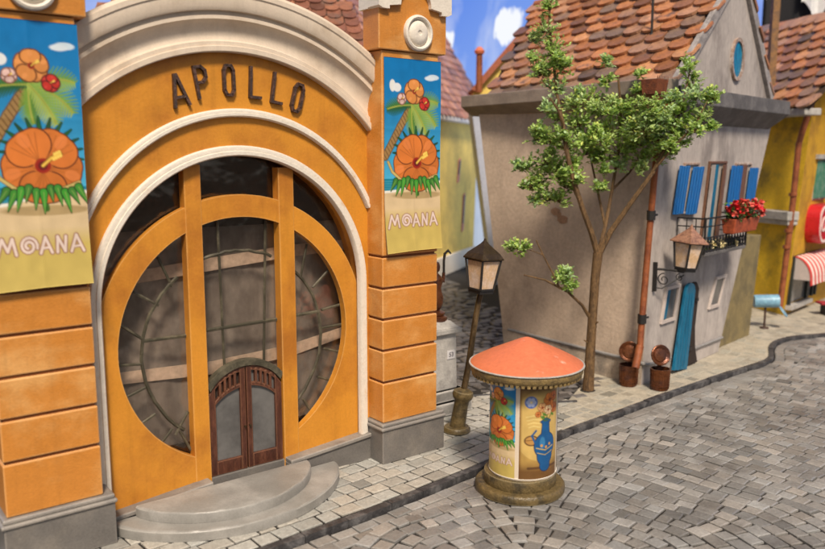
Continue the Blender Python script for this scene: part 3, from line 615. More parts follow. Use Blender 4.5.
# leading
LN = FN-.19; LC = (-4.22, 2.66)
mb = MB()
def lead(*pts, r=.026): mb.tube([FA.p(a+jit(.01), LN, z+jit(.01)) for a, z in pts], r, 6)
lr = 1.74
for (a, b) in ((128, 232), (-52, 52), (66, 114)):
    lead(*[(LC[0]+lr*math.cos(R_(a+(b-a)*i/16)), LC[1]+(lr-.02)*math.sin(R_(a+(b-a)*i/16))) for i in range(17)], r=.032)
lead((-4.54, 4.95), (-4.50, 2.30)); lead((-3.60, 4.95), (-3.71, 2.30))
lead((-4.90, 3.02), (-3.42, 3.03), r=.036); lead((-5.93, 2.98), (-5.18, 2.97), r=.034); lead((-3.12, 3.05), (-2.50, 3.07), r=.034)
for p in [((-5.60, 4.37), (-5.39, 3.84)), ((-6.05, 3.83), (-5.64, 3.55)), ((-6.30, 3.33), (-5.94, 3.02)), ((-6.38, 2.63), (-5.97, 2.59)), ((-6.33, 2.05), (-5.93, 2.18)), ((-6.10, 1.54), (-5.78, 1.70)), ((-5.77, 1.08), (-5.50, 1.36)),
          ((-2.75, 4.40), (-2.90, 3.78)), ((-2.24, 3.90), (-2.64, 3.55)), ((-1.95, 3.17), (-2.45, 3.10)), ((-1.97, 2.75), (-2.47, 2.745)), ((-1.97, 2.18), (-2.41, 2.33)), ((-2.10, 1.58), (-2.57, 1.78)), ((-2.70, 1.08), (-2.91, 1.41)), ((-5.45, 1.25), (-5.2, 1.62)), ((-5.18, .9), (-5.35, 1.28))]: lead(*p)
mb.build('leading', LEAD, th, smooth=True)
# inside: drape behind the glass; pale bands on it paint in the reflections
mb = MB(); xs = [-7.6+6.7*i/90 for i in range(91)]; fz = [-1.12+.03*math.sin(i*.31)+.008*math.sin(i*1.1+1) for i in range(91)]
vs = [FA.p(a, n, z) for z in (0, 6.3) for a, n in zip(xs, fz)]; mb.add(vs, [(i, i+1, 92+i, 91+i) for i in range(90)]); mb.cur = 2; FA.box(mb, -7.6, -.9, -1.09, -1.05, 0, .95)
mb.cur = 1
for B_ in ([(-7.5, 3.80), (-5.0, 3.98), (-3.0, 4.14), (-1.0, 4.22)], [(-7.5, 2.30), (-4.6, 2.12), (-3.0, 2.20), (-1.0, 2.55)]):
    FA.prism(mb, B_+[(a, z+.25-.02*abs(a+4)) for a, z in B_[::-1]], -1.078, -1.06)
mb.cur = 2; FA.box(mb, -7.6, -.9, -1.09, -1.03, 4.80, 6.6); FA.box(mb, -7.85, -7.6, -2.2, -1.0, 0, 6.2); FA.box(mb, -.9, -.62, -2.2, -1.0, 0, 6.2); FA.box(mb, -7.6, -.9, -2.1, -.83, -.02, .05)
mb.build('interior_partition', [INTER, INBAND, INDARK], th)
# door
DNn = FN-.06
da, db = bl[1]-.01, br[0]+.01; dm = (da+db)/2; HC = (dm, 1.47); HR = .95
mb = MB(); 
hood = [p for p in arc(HC, HR, R_(142), R_(38), 24)]+[p for p in arc(HC, HR-.115, R_(34), R_(146), 24)]
FA.prism(mb, hood, DNn-.10, DNn+.05); mb.build('door_hood', LEAD, th, bevel=.015)
def zarc(x): return HC[1]+math.sqrt(max(0, (HR-.13)**2-(x-dm)**2))
for sg in (0, 1):
    a, b = (da+.02, dm-.012) if sg == 0 else (dm+.012, db-.02)
    mb = MB(); xs = [a+(b-a)*i/8 for i in range(9)]
    fw = .10; ga, gb = a+fw+(.03 if sg == 0 else 0), b-fw-(.03 if sg else 0); g0 = .62; mid = lambda x: zarc(x)-.34+.02
    # leaf with glazed opening: stiles, rails, slatted head
    FA.prism(mb, [(a, .37), (ga, .37), (ga, zarc(ga)), (a, zarc(a))], DNn-.08, DNn+.02)
    FA.prism(mb, [(gb, .37), (b, .37), (b, zarc(b)), (gb, zarc(gb))], DNn-.08, DNn+.02)
    FA.box(mb, ga, gb, DNn-.08, DNn+.015, .37, g0)
    gx = [ga+(gb-ga)*i/6 for i in range(7)]
    FA.prism(mb, [(x, mid(x)-.05) for x in gx]+[(x, mid(x)+.02) for x in gx[::-1]], DNn-.08, DNn+.015)
    FA.prism(mb, [(x, zarc(x)-.08) for x in gx]+[(x, zarc(x)+.01) for x in gx[::-1]], DNn-.08, DNn+.015)
    for i in range(1, 5):
        x = ga+(gb-ga)*i/5; FA.box(mb, x-.022, x+.022, DNn-.06, DNn+.03, mid(x), zarc(x)-.04)
    dr = mb.build('door', DOORW, th, bevel=.010)
    m2 = MB(); FA.prism(m2, [(ga, g0)]+[(gb, g0)]+[(x, mid(x)) for x in gx[::-1]], DNn-.06, DNn-.04); 
    m2.build('door_glass', MILK, dr)
    m2 = MB(); FA.prism(m2, [(x, mid(x)+.01) for x in gx]+[(x, zarc(x)-.05) for x in gx[::-1]], DNn-.07, DNn-.05); m2.build('head_panel', MILK if sg else INDARK, dr)
mb = MB(); mb.tube([FA.p(dm-.05, DNn+.02, 1.18), FA.p(dm-.05, DNn+.07, 1.18)], .018, 8); mb.tube([FA.p(dm+.05, DNn+.02, 1.18), FA.p(dm+.05, DNn+.07, 1.18)], .018, 8); mb.build('door_knob', BRONZE, th, smooth=True)
mb = MB(); FA.box(mb, da+.01, db-.01, DNn-.1, DNn+.05, 0, .365); mb.build('threshold', PLINTH, th)
# plinth along the wall
for (a, b, za, zb) in ((-6.68, bl[0]+.22, .24, .40), (br[1]-.30, -1.56, .41, .55)):
    mb = MB(); FA.prism(mb, [(a, 0), (b, 0), (b, zb-.08), (a, za-.08)], WN-.2, -.38); pl = mb.build('plinth', PLINTH, th, bevel=.015)
    mb = MB(); FA.prism(mb, [(a, za-.08), (b, zb-.08), (b, zb), (a, za)], WN-.2, -.335); mb.build('plinth_cap', CAPST, pl, bevel=.02)
# raised letters
def stroke(mb, P, w_, n0, n1, closed=False):
    for (a, b) in zip(P[:-1], P[1:]):
        a = Vector(a); b = Vector(b); d = (b-a).normalized(); q = Vector((-d.y, d.x))*w_/2; e = d*w_*.32
        FA.prism(mb, [tuple(a-e-q), tuple(b+e-q), tuple(b+e+q), tuple(a-e+q)], n0, n1)
def letter(kind, c, ang, h=.50):
    mb = MB(); ca, sa = math.cos(ang), math.sin(ang)
    T = lambda x, y: (c[0]+(x*ca-y*sa), c[1]+(x*sa+y*ca)); k = h/2; w_ = .048; n0, n1 = WN-.01, WN+.07
    if kind == 'A': S = [[(-.125, -k), (-.01, k)], [(.125, -k), (.01, k)], [(-.08, -.11), (.085, -.11)]]
    if kind == 'P': S = [[(-.085, -k), (-.085, k)], [(-.085, k), (.03, k), (.095, k-.07), (.095, .07), (.03, .0), (-.085, .0)]]
    if kind == 'O': S = [[(-.085, -k+.09), (-.085, k-.09), (-.045, k-.01), (.045, k-.01), (.085, k-.09), (.085, -k+.09), (.045, -k+.01), (-.045, -k+.01), (-.085, -k+.09)]]
    if kind == 'L': S = [[(-.07, k), (-.07, -k)], [(-.07, -k), (.12, -k)]]
    for i, P in enumerate(S): stroke(mb, [T(*p) for p in P], w_, n0, n1+.003*i)
    mb.build('letter', DARKB, th)
for kk, c, a in [('A', (-5.25, 7.09), 13), ('P', (-4.86, 7.24), 10), ('O', (-4.37, 7.30), 1), ('L', (-3.90, 7.29), -3), ('L', (-3.47, 7.22), -9), ('O', (-3.06, 7.07), -15)]: letter(kk, c, R_(a))
# pillars
def pillar(s0):
    """s0: left edge of the shaft"""
    mb = MB(); W = 1.36; s1 = s0+W
    mb.cur = 1; FA.box(mb, s0+.035, s1-.035, -1.3, -.035, .6, 8.0); mb.cur = 0
    zs = [.97, 1.64, 2.28, 2.90, 3.51, 4.13]; zs = [.80]+zs[1:]
    for i in range(len(zs)-1):
        e = .0 + jit(.006); FA.box(mb, s0+e, s1-e, -1.25, 0+e, zs[i]+.024, zs[i+1]-.024)
    FA.box(mb, s0, s1, -1.25, .004, 4.15, 7.98)
    p = mb.build('pillar', [ORANGE2, GROOVE], th, bevel=.022)
    mb = MB(); FA.box(mb, s0-.06, s1+.16, -1.35, .06, 0, .68); b = mb.build('pillar_base', PLINTH, p, bevel=.02)
    mb = MB(); v = []
    FA.box(mb, s0-.10, s1+.19, -1.38, .10, .68, .745); FA.box(mb, s0-.07, s1+.16, -1.36, .065, .745, .82); mb.build('base_cap', CAPST, p, bevel=.03, seg=3)
    mb = MB(); FA.box(mb, s0-.10, s1+.15, -.46, .06, 7.99, 9.3); mb.build('capital', ORANGE2, p, bevel=.02)
    # scalloped white crown moulding with an arched notch
    a, b_ = s0-.16, s1+.21; m = (a+b_)/2
    mb = MB(); notch = arc((m, 8.80), .36, 0, math.pi, 16)
    poly = [(a, 8.74), (a+.10, 8.70), (m-.62, 8.70), (m-.62, 8.76), (m-.36, 8.80)]+notch[::-1][1:]+[(m+.36, 8.80), (m+.62, 8.76), (m+.62, 8.70), (b_-.1, 8.70), (b_, 8.74), (b_, 9.45), (a, 9.45)]
    FA.prism(mb, poly, -.2, .15); FA.box(mb, a, b_, -.5, -.2, 8.72, 9.45); mb.build('crown_moulding', WHITE, p, bevel=.02)
    mb = MB(); c = FA.p(s0+.79, .055, 8.335); ax = (FA.d, FA.Z, FA.nn)
    mb.lathe([(.0, -.02), (.325, -.02), (.335, .05), (.32, .085), (.29, .10), (.265, .085), (.25, .04), (.235, .03), (.225, .055), (.19, .085), (.12, .105), (.05, .10), (.04, .085), (0, .08)], c, 48, ax)
    mb.build('medallion', WHITE, p, smooth=True)
pillar(-1.54); pillar(-8.28)
# posters hanging down the pillars, the foot of the sheet curling away
def poster(s0, s1, z0, z1, label, nx=110, ny=260):
    A = beach_art(s1-s0, z1-z0, nx, ny)
    def pos(u, v):
        z = z1-(z1-z0)*v; cur = max(0, v-.72)/.28; n = .016+.085*cur**2 + .006*math.sin(v*9)+.012*cur*(1-u)+.004*math.sin(u*7+v*5)+.0035*math.exp(-((v-.36)/.012)**2)+.0035*math.exp(-((v-.69)/.012)**2)+.003*math.exp(-((u-.5)/.02)**2)
        return FA.p(s0+(s1-s0)*u, n, z-.05*cur*(u < .5)*(.5-u))
    o = art_mesh('poster', A, pos, thick=FA.nn*-.006); tag(o, label, 'poster', 'beach posters on the theatre pillars'); return o
poster(-1.50, -.13, 4.22, 7.86, 'tall blue and sand beach poster on the right theatre pillar with its foot curling out')
poster(-8.23, -6.90, 4.17, 7.885, 'large blue beach poster on the near left pillar, cut by the edge of the picture')
# entrance steps
es = thing('entrance_steps', 'two pale half-oval concrete steps before the dark red theatre door', 'steps', FA.p(-4.65, .2, 0))
def halfoval(c, a, b, n0, z0, z1, name):
    mb = MB(); N = 48; e = .03
    out = []
    for (k, z) in ((1, z0), (1, z1-e), (1-.012, z1-.008), (1-.025, z1)):
        out.append([FA.p(c+a*k*math.cos(math.pi*i/N), n0+b*k*(math.sin(math.pi*i/N)**1.35), z+(.006*math.sin(i*.9) if z == z1 else 0)) for i in range(N+1)])
    m = N+1; vs = [v for r in out for v in r]; fs = [(r*m+i, r*m+i+1, (r+1)*m+i+1, (r+1)*m+i) for r in range(3) for i in range(N)]
    fs += [tuple(3*m+i for i in range(m)), (0, m, 2*m, 3*m, 3*m+N, 2*m+N, m+N, N)]
    mb.add(vs, fs); mb.build(name, STEP, es, smooth=True)
halfoval(-4.60, 2.14, 1.42, -.33, 0, .18, 'step'); halfoval(-4.71, 1.63, 1.13, -.31, .181, .36, 'step')

# ================================================================== advertising column
KC = Vector((2.0, 13.92, -.085))
KD = KC+Vector((.045, 0, 0)); KR = KC+Vector((.08, 0, 0))
kk = thing('advertising_column', 'round poster column with salmon conical roof standing on the cobbled road', 'kiosk', KC)
mb = MB(); mb.lathe([(0, 0), (.79, 0), (.825, .015), (.835, .08), (.83, .13), (.80, .165), (.775, .172), (0, .178)], KC, 56); mb.build('foot', OLIVE, kk, smooth=True)
mb = MB(); mb.lathe([(.665, .17), (.672, .19), (.672, .33), (.66, .37), (.635, .385), (0, .39)], KC, 56); mb.build('base_ring', OLIVE, kk, smooth=True)
mb = MB(); mb.lathe([(.615, .38), (.615, 2.28), (0, 2.28)], KD, 56); mb.build('drum', CREAM, kk, smooth=True)
mb = MB(); mb.lathe([(0, 2.22), (.96, 2.22), (1.0, 2.25), (1.02, 2.29), (1.03, 2.35), (1.02, 2.385), (.9, 2.39)], KR, 64)
for i in range(64):
    a = 2*math.pi*i/64; d = Vector((math.cos(a), math.sin(a), 0)); t = Vector((-d.y, d.x, 0)); c = KR+Vector((0, 0, 2.235))+d*.96
    mb.hexa([c-t*.028-d*.035+Vector((0, 0, -.04)), c+t*.028-d*.035+Vector((0, 0, -.04)), c+t*.028+d*.035+Vector((0, 0, -.04)), c-t*.028+d*.035+Vector((0, 0, -.04))],
            [c-t*.028-d*.035+Vector((0, 0, .03)), c+t*.028-d*.035+Vector((0, 0, .03)), c+t*.028+d*.035+Vector((0, 0, .03)), c-t*.028+d*.035+Vector((0, 0, .03))])
mb.build('rim', OCHRE, kk, smooth=True)
mb = MB(); mb.lathe([(.97, 2.382), (1.04, 2.388), (1.05, 2.40), (1.045, 2.412), (.97, 2.418)], KR, 64); mb.build('rim_band', PALEST, kk, smooth=True)
mb = MB(); N = 64
ringr = [(1.05, 2.41), (1.03, 2.43), (.95, 2.475), (.72, 2.59), (.40, 2.73), (.15, 2.84), (.05, 2.875), (0, 2.885)]
mb.lathe([(r*.975, z) for r, z in ringr], KR, N); mb.build('roof', SALMON, kk, smooth=True)
# the prints: first faces left of the camera line, second right of it
va = math.atan2(-KC.y, -KC.x)          # direction to the camera
def wrap(a0, a1, z0, z1, A, name, r=.622):
    def pos(u, v): a = a0+(a1-a0)*u; return Vector((KD.x+r*math.cos(a), KD.y+r*math.sin(a), KC.z+z1-(z1-z0)*v))
    return art_mesh(name, A, pos, kk)
A1 = beach_art(.72, 1.85, 60, 160)
wrap(va-R_(84), va-R_(13), .42, 2.22, A1, 'wrapped_print')
wrap(va-R_(6), va+R_(70), .42, 2.22, show_art(.78, 1.85, 60, 160), 'wrapped_print')
wrap(va+R_(92), va+R_(172), .42, 2.22, beach_art(.72, 1.85, 30, 80), 'wrapped_print')
mb = MB(); mb.lathe([(.617, .40), (.626, .405), (.628, .42), (.617, .425)], KD, 56); mb.build('print_edge', WHITE, kk, smooth=True)

# ================================================================== lantern builder
def lantern(root, c, h, wt, wb, roof_h, tilt, roofmat, turn=0, ov=1.25):
    """hexagonal-ish four sided lantern; c = bottom centre, axes tilted"""
    M = Matrix.Translation(c) @ tilt @ Matrix.Rotation(turn, 4, 'Z')
    q = [(-1, -1), (1, -1), (1, 1), (-1, 1)]
    P = lambda r, z: [M @ Vector((a*r, b*r, z)) for a, b in q]
    b0, t0 = P(wb, .05), P(wt, h)
    for i in range(4):
        j = (i+1) % 4; m = MB(); ins = .88
        cen_b = (M @ Vector((0, 0, .05))); cen_t = (M @ Vector((0, 0, h)))
        f = lambda p, c_: c_+(p-c_)*ins
        vs = [f(b0[i], cen_b), f(b0[j], cen_b), f(t0[j], cen_t), f(t0[i], cen_t)]; nrm = (vs[1]-vs[0]).cross(vs[3]-vs[0]).normalized()*.012
        m.hexa([v-nrm for v in vs], [v+nrm for v in vs]); m.build('pane', LAMPG, root)
    m = MB()
    for i in range(4): m.tube([b0[i], t0[i]], .032, 4)
    for ring in (b0, t0):
        for i in range(4): m.tube([ring[i], ring[(i+1) % 4]], .032, 4)
    m.hexa(P(wb*1.02, -.04), P(wb*1.02, .05)); m.build('frame', IRON, root, bevel=.005)
    m = MB(); prof = [(wt*ov, h-.0), (wt*ov, h+.03), (wt*.92, h+roof_h*.34), (wt*.56, h+roof_h*.60), (wt*.24, h+roof_h*.84), (.025, h+roof_h*1.0), (.018, h+roof_h*1.12)]
    R2 = [P(r, z) for r, z in prof]; vs = [v for r in R2 for v in r]
    m.add(vs, [(k*4+i, k*4+(i+1) % 4, (k+1)*4+(i+1) % 4, (k+1)*4+i) for k in range(len(prof)-1) for i in range(4)]+[(0, 1, 2, 3), tuple(len(vs)-4+i for i in range(4))])
    m.build('lantern_roof', roofmat, root, bevel=.01)
# leaning street lamp
LB = Vector((.98, 16.75, 0)); LT = Vector((1.48, 16.75, 3.16))
sl = thing('street_lamp', 'leaning bronze street lamp with four-sided lantern beside the right theatre pillar', 'street lamp', LB)
mb = MB(); mb.lathe([(0, 0), (.29, 0), (.31, .03), (.305, .08), (.27, .12), (.19, .135), (0, .135)], LB, 32); mb.build('foot', OLIVE, sl, smooth=True)
ax_ = (LT-LB).normalized(); qx = ax_.orthogonal().normalized(); qy = ax_.cross(qx)
ox = Vector((1, 0, 0)); oxx = (ox-ax_*ox.dot(ax_)).normalized(); oyy = ax_.cross(oxx)
mb = MB(); mb.lathe([(.175, .10), (.17, .30), (.16, .60), (.165, .72), (.215, .78), (.235, .85), (.215, .93), (.13, .98), (.09, 1.0), (0, 1.0)], LB, 24, (oxx, oyy, ax_)); mb.build('pedestal', OLIVE, sl, smooth=True)
mb = MB(); PL = [LB+(LT-LB)*(.28+.72*i/8)+Vector((.012*math.sin(i*.8), 0, 0)) for i in range(9)]; mb.tube(PL, [.075-.012*i/8 for i in range(9)], 12); mb.build('pole', BRONZE, sl, smooth=True)
tl = ox.rotation_difference(oxx).to_matrix().to_4x4(); tl = Matrix.Rotation(R_(4), 4, 'Y')
lantern(sl, LT, .70, .27, .19, .40, tl, BRONZE, R_(38), 1.16)

# ================================================================== tree
TB = Vector((4.60, 19.88, 0))
tr = thing('tree', 'thin forked tree with pale green leaf tufts before the grey house', 'tree', TB)
CAMP = Vector((0, 0, 6)); SC = TB.y
def tp(px, py, dy=0):     # point at the tree's own depth (metres), px/py measured on the photograph
    a = 784.; u = (px-412.5)/a; v = -(py-274.5)/a; cp, sp_ = math.cos(PITCH), math.sin(PITCH)
    d = Vector((u, cp+v*sp_, v*cp-sp_)); return CAMP + d*((TB.y+dy)/d.y)
P = lambda *q: [tp(*a) for a in q]
mb = MB(); T0 = tp(588, 391); T0.z = -.06
trunk = [T0]+P((589, 375), (591, 340), (593, 310), (595, 280), (598, 253))
mb.tube(trunk, [.155, .135, .12, .115, .115, .125], 12)
mb.build('trunk', BARK, tr, smooth=True)
mb = MB(); BR = {
 'L': P((598, 256), (590, 232, -.1), (582, 208, -.2), (574, 180, -.3), (567, 150, -.3), (563, 122, -.2), (558, 95, -.1), (552, 60), (549, 20), (551, 0)),
 'L2': P((583, 210, -.2), (574, 190, .2), (560, 180, .4), (545, 178, .5)),
 'M': P((598, 254), (605, 225, .3), (612, 190, .5), (618, 150, .5), (621, 110, .4), (618, 76, .4)),
 'R': P((598, 256), (610, 232, 0), (630, 205, -.2), (652, 172, -.3), (670, 140, -.3), (683, 105, -.2), (690, 70, -.1)),
 'R2': P((652, 172, -.3), (672, 150, -.6), (695, 125, -.7), (708, 100, -.7)),
 'R3': P((612, 190, .5), (630, 172, .7), (648, 145, .8), (655, 120, .8)),
 'C': P((605, 225, .3), (598, 190, .8), (590, 150, .9), (588, 110, .8))}
rad = {'L': (.085, .02), 'L2': (.035, .012), 'M': (.055, .028), 'R': (.085, .018), 'R2': (.035, .012), 'R3': (.035, .012), 'C': (.04, .012)}
for k, pts in BR.items(): n = len(pts); mb.tube([p+Vector((jit(.03), jit(.03), jit(.03))) if 0 < i < n-1 else p for i, p in enumerate(pts)], [rad[k][0]+(rad[k][1]-rad[k][0])*i/(n-1) for i in range(n)], 7)
mb.tube(P((590, 318), (582, 305, -.2), (568, 292, -.4), (545, 280, -.6), (524, 275, -.7)), [.05, .04, .034, .026, .018], 7)
mb.tube(P((560, 289, -.5), (552, 272, -.6), (543, 255, -.6), (536, 240, -.6)), [.026, .024, .02, .016], 6)
mb.tube(P((543, 255, -.6), (530, 250, -.7), (515, 248, -.7)), [.014, .012, .008], 5)
mb.tube(P((593, 325), (598, 322, -.15)), [.03, .02], 6); mb.tube(P((591, 345), (584, 340, -.1)), [.03, .015], 6)
mb.tube(P((563, 125, -.3), (558, 110, -.5), (550, 98, -.5)), [.04, .03, .02], 6)
mb.build('branches', BARK, tr, smooth=True)
# crown: twigs with paired oval leaves
CL = [(548, 8, .24, 0), (545, 30, .36, 0), (552, 50, .42, 0), (562, 66, .36, 0), (541, 74, .36, 0), (556, 88, .28, 0), (533, 58, .2, 0), (605, 62, .22, .3), (607, 82, .22, .4), (641, 74, .18, .3), (640, 90, .24, .3),
      (588, 98, .40, .6), (600, 112, .46, .5), (578, 122, .44, .4), (590, 138, .46, .6), (610, 132, .48, .2), (556, 118, .28, 0), (549, 140, .40, 0), (536, 137, .28, 0), (566, 146, .40, -.2),
      (628, 118, .46, .3), (645, 122, .44, .2), (661, 112, .38, .1), (668, 128, .44, -.1), (655, 138, .44, 0), (638, 142, .46, .2), (620, 150, .42, .3), (684, 110, .40, -.3), (650, 104, .34, -.9), (662, 118, .40, -.9), (646, 128, .4, -.8), (672, 100, .3, -.7), (698, 96, .40, -.5), (688, 66, .30, -.1), (692, 82, .28, -.1),
      (712, 96, .26, -.6), (704, 118, .34, -.6), (690, 128, .40, -.5), (713, 128, .16, -.6), (678, 142, .36, -.4), (660, 152, .34, -.2), (640, 158, .34, .1), (620, 166, .28, .3), (602, 158, .34, .5), (600, 188, .24, .2), (604, 172, .2, .2),
      (528, 166, .30, .3), (540, 180, .38, .4), (556, 170, .40, .3), (566, 186, .34, .2), (548, 196, .34, .4), (535, 200, .22, .4), (518, 166, .20, .3), (572, 165, .34, .2), (585, 152, .4, .5), (520, 248, .28, -.7), (510, 247, .16, -.7), (566, 274, .24, -.5), (569, 284, .22, -.5), (560, 278, .22, -.5)]
CL += [(575, 105, .3, .2), (600, 140, .4, -.3), (545, 160, .34, .1), (560, 200, .28, .1), (530, 185, .3, .2), (574, 178, .34, -.2), (615, 105, .34, 0), (632, 128, .36, -.4), (550, 110, .3, -.2)]
CL += [(px+jit(13), py+jit(11), r*.55, dy+jit(.4)) for (px, py, r, dy) in CL if r > .33]
mb = MB(); tw = MB()
GR = [(.35, .51, .12), (.46, .63, .17), (.56, .70, .28), (.24, .38, .09), (.68, .75, .18), (.47, .64, .32)]
def leaf(mb, p, d, up, L, W):
    s_ = d.cross(up); 
    if s_.length < .01: return
    s_.normalize(); u2 = s_.cross(d).normalized()
    vs = [p, p+d*L*.3+s_*W*.5+u2*L*.06, p+d*L*.72+s_*W*.42+u2*L*.05, p+d*L-u2*L*.08, p+d*L*.72-s_*W*.42+u2*L*.05, p+d*L*.3-s_*W*.5+u2*L*.06, p+d*L*.5]
    mb.add(vs, [(0, 1, 6), (1, 2, 6), (2, 3, 6), (3, 4, 6), (4, 5, 6), (5, 0, 6)])
for (px, py, r, dy) in CL:
    c = tp(px, py, dy); nt_ = int(9+ r*58); tone = random.choice([0, 1, 1, 2, 5]); base = c+Vector((jit(.05), .0, -r*.75))
    for _ in range(nt_):
        d = Vector((random.gauss(0, 1), random.gauss(0, .9), random.gauss(.35, .8))).normalized(); e = c+Vector((d.x, d.y*.9, d.z))*r*random.uniform(.65, 1.05)
        st = c+d*r*.12+Vector((0, 0, -r*.25)); tw.tube([st, st.lerp(e, .5)+Vector((jit(.02), jit(.02), .02)), e], [.008, .006, .004], 3, cap=False)
        k = random.randint(6, 9)
        for i in range(k):
            f = .25+.75*i/(k-1); p = st.lerp(e, f); dl = (e-st).normalized(); side = Vector((jit(1), jit(1), jit(.6)+.25)).normalized()
            g = GR[tone] if random.random() < .55 else random.choice(GR); q = random.uniform(.8, 1.2); mb.col = (g[0]*q, g[1]*q, g[2]*q)
            ld = (dl*.5+side).normalized(); leaf(mb, p, ld, Vector((jit(.4), jit(.4)-.3, 1)).normalized(), random.uniform(.075, .125), random.uniform(.05, .075))
mb.build('crown', LEAFT, tr); tw.build('twigs', BARK, tr)
# soil in the gap round the trunk
mb = MB(); mb.lathe([(0, .010), (.17, .008), (.24, -.03)], (TB.x, TB.y, 0), 20); mb.build('earth_collar', JOINT, tr)

# ================================================================== roof tiles
TPAL = [(.43, .18, .075), (.36, .145, .06), (.50, .24, .11), (.30, .135, .07), (.26, .16, .105), (.43, .225, .13), (.21, .14, .10), (.45, .195, .085), (.36, .20, .125)]
def tiles(mb, o, u, v, ulo, uhi, vmax, tw_=.50, ex=.42, pal=TPAL, inside=None, lift=.05, dark=.15):
    """beaver-tail tiles: o corner at the eave, u along the eave, v up the slope"""
    u = u.normalized(); v = v.normalized(); nrm = u.cross(v); 
    if nrm.z < 0: nrm = -nrm
    row = 0; y = -.10
    while y < vmax:
        a = ulo(y)-tw_ if callable(ulo) else ulo; b = uhi(y) if callable(uhi) else uhi
        x = a+(tw_/2 if row % 2 else 0)-tw_*.25
        while x < b-tw_*.3:
            cx = x+tw_/2+jit(.02)
            if (inside is None or inside(cx, y+ex/2)) and cx > a+ (0 if callable(ulo) else 0):
                W = tw_/2*.955; L = ex*1.45; rot = jit(.035); lf = lift+jit(.012); y0 = y+jit(.03)
                rh = tw_*.42; rim = [(-W, L), (-W, rh)]+[(-W*math.cos(t_), rh-rh*math.sin(t_)) for t_ in [math.pi*i/8 for i in range(1, 8)]]+[(W, rh), (W, L)]
                c = random.choice(pal); f = 1+jit(.16)
                if random.random() < dark: f *= .62
                mb.col = (c[0]*f, c[1]*f, c[2]*f); top = []; bot = []
                for (p, q) in rim:
                    p2 = p*math.cos(rot)-q*math.sin(rot); q2 = p*math.sin(rot)+q*math.cos(rot)
                    hgt = lf*(1-q/L)+.035+.018*(1-(p/W)**2)
                    P_ = o+u*(cx+p2)+v*(y0+q2); top.append(P_+nrm*hgt); bot.append(P_+nrm*(hgt-.085))
                n = len(rim); mb.add(top+bot, [tuple(range(n)), tuple(range(n, 2*n))[::-1]]+[(i, (i+1) % n, n+(i+1) % n, n+i) for i in range(n)])
            x += tw_
        y += ex; row += 1

# ================================================================== GREY HOUSE
GC = Vector((6.12, 20.34, 0)); FG = Fr(GC, 46.5); SG = Fr(GC, 127.9)    # front (right) and side (left) directions
gh = thing('grey_house', 'tall grey gabled house narrowing to its foot, blue shutters, brown side wall, clay tiles', 'house', GC)
B0 = GC; B1 = FG.p(5.05, 0, 0); B3 = Vector((2.95, 24.40, 0)); B2 = B1+(B3-B0)
ZT = 7.45
T0 = Vector((6.47, 20.72, ZT)); T1 = FG.p(8.55, 0, ZT); T3 = Vector((2.12, 25.55, ZT)); T2 = T1+(T3-T0)
def lerp_front(s, z, n=0):    # a point on the leaning front wall: s in metres along the frame at height z
    return FG.p(s, n, z)
mb = MB(); mb.add([B0, B1, B2, B3, T0, T1, T2, T3], [(0, 1, 5, 4), (1, 2, 6, 5), (4, 5, 6, 7)]); fw = mb.build('front_wall', GREYW, gh)
mb = MB(); ng = 14; vs = [B0.lerp(T0, a/ng).lerp(B3.lerp(T3, a/ng), b/ng) for a in range(ng+1) for b in range(ng+1)]
mb.add(vs, [(a*(ng+1)+b, a*(ng+1)+b+1, (a+1)*(ng+1)+b+1, (a+1)*(ng+1)+b) for a in range(ng) for b in range(ng)]); mb.add([B3, B2, T2, T3], [(0, 1, 2, 3)]); mb.build('side_wall', BROWNW, gh)
# grey return of the front plaster past the corner downpipe
# gable
ux = SG.d; apex_s = 5.0; apex_z = 11.63; e0 = .92; e1 = 7.93
mb = MB(); FG.prism(mb, [(e0+.1, 7.7), (e1-.1, 7.7), (apex_s, apex_z-.15)], -.25, .05); 
mb.build('gable', GREYW, gh)
# cornice under the gable with its sloped soffit
mb = MB(); q = [(.48, 7.42), (.48, 7.84), (-.2, 7.84), (-.2, 6.95), (.02, 6.95)]
k = len(q); a, b = .50, 8.62; vs = [FG.p(a+(.3 if i in (3, 4) else 0), n, z) for i, (n, z) in enumerate(q)]+[FG.p(b-(.50 if i in (3, 4) else 0), n, z) for i, (n, z) in enumerate(q)]
mb.add(vs, [(i, (i+1) % k, k+(i+1) % k, k+i) for i in range(k)]+[tuple(range(k)), tuple(range(k, 2*k))[::-1]]); mb.build('front_cornice', DGREY, gh, bevel=.02)
# side eave board
mb = MB(); es0, es1 = -.45, 7.0
q = [(.34, 7.62), (.34, 7.97), (-.4, 7.97), (-.4, 7.35), (-.12, 7.35)]
vs = [SG.p(es0 + 0*i, -n, z) for i, (n, z) in enumerate(q)]+[SG.p(es1, -n, z) for (n, z) in q]; k = 5
mb.add(vs, [(i, (i+1) % k, k+(i+1) % k, k+i) for i in range(k)]+[tuple(range(k)), tuple(range(k, 2*k))[::-1]]); mb.build('eave_board', FASCIA, gh, bevel=.02)
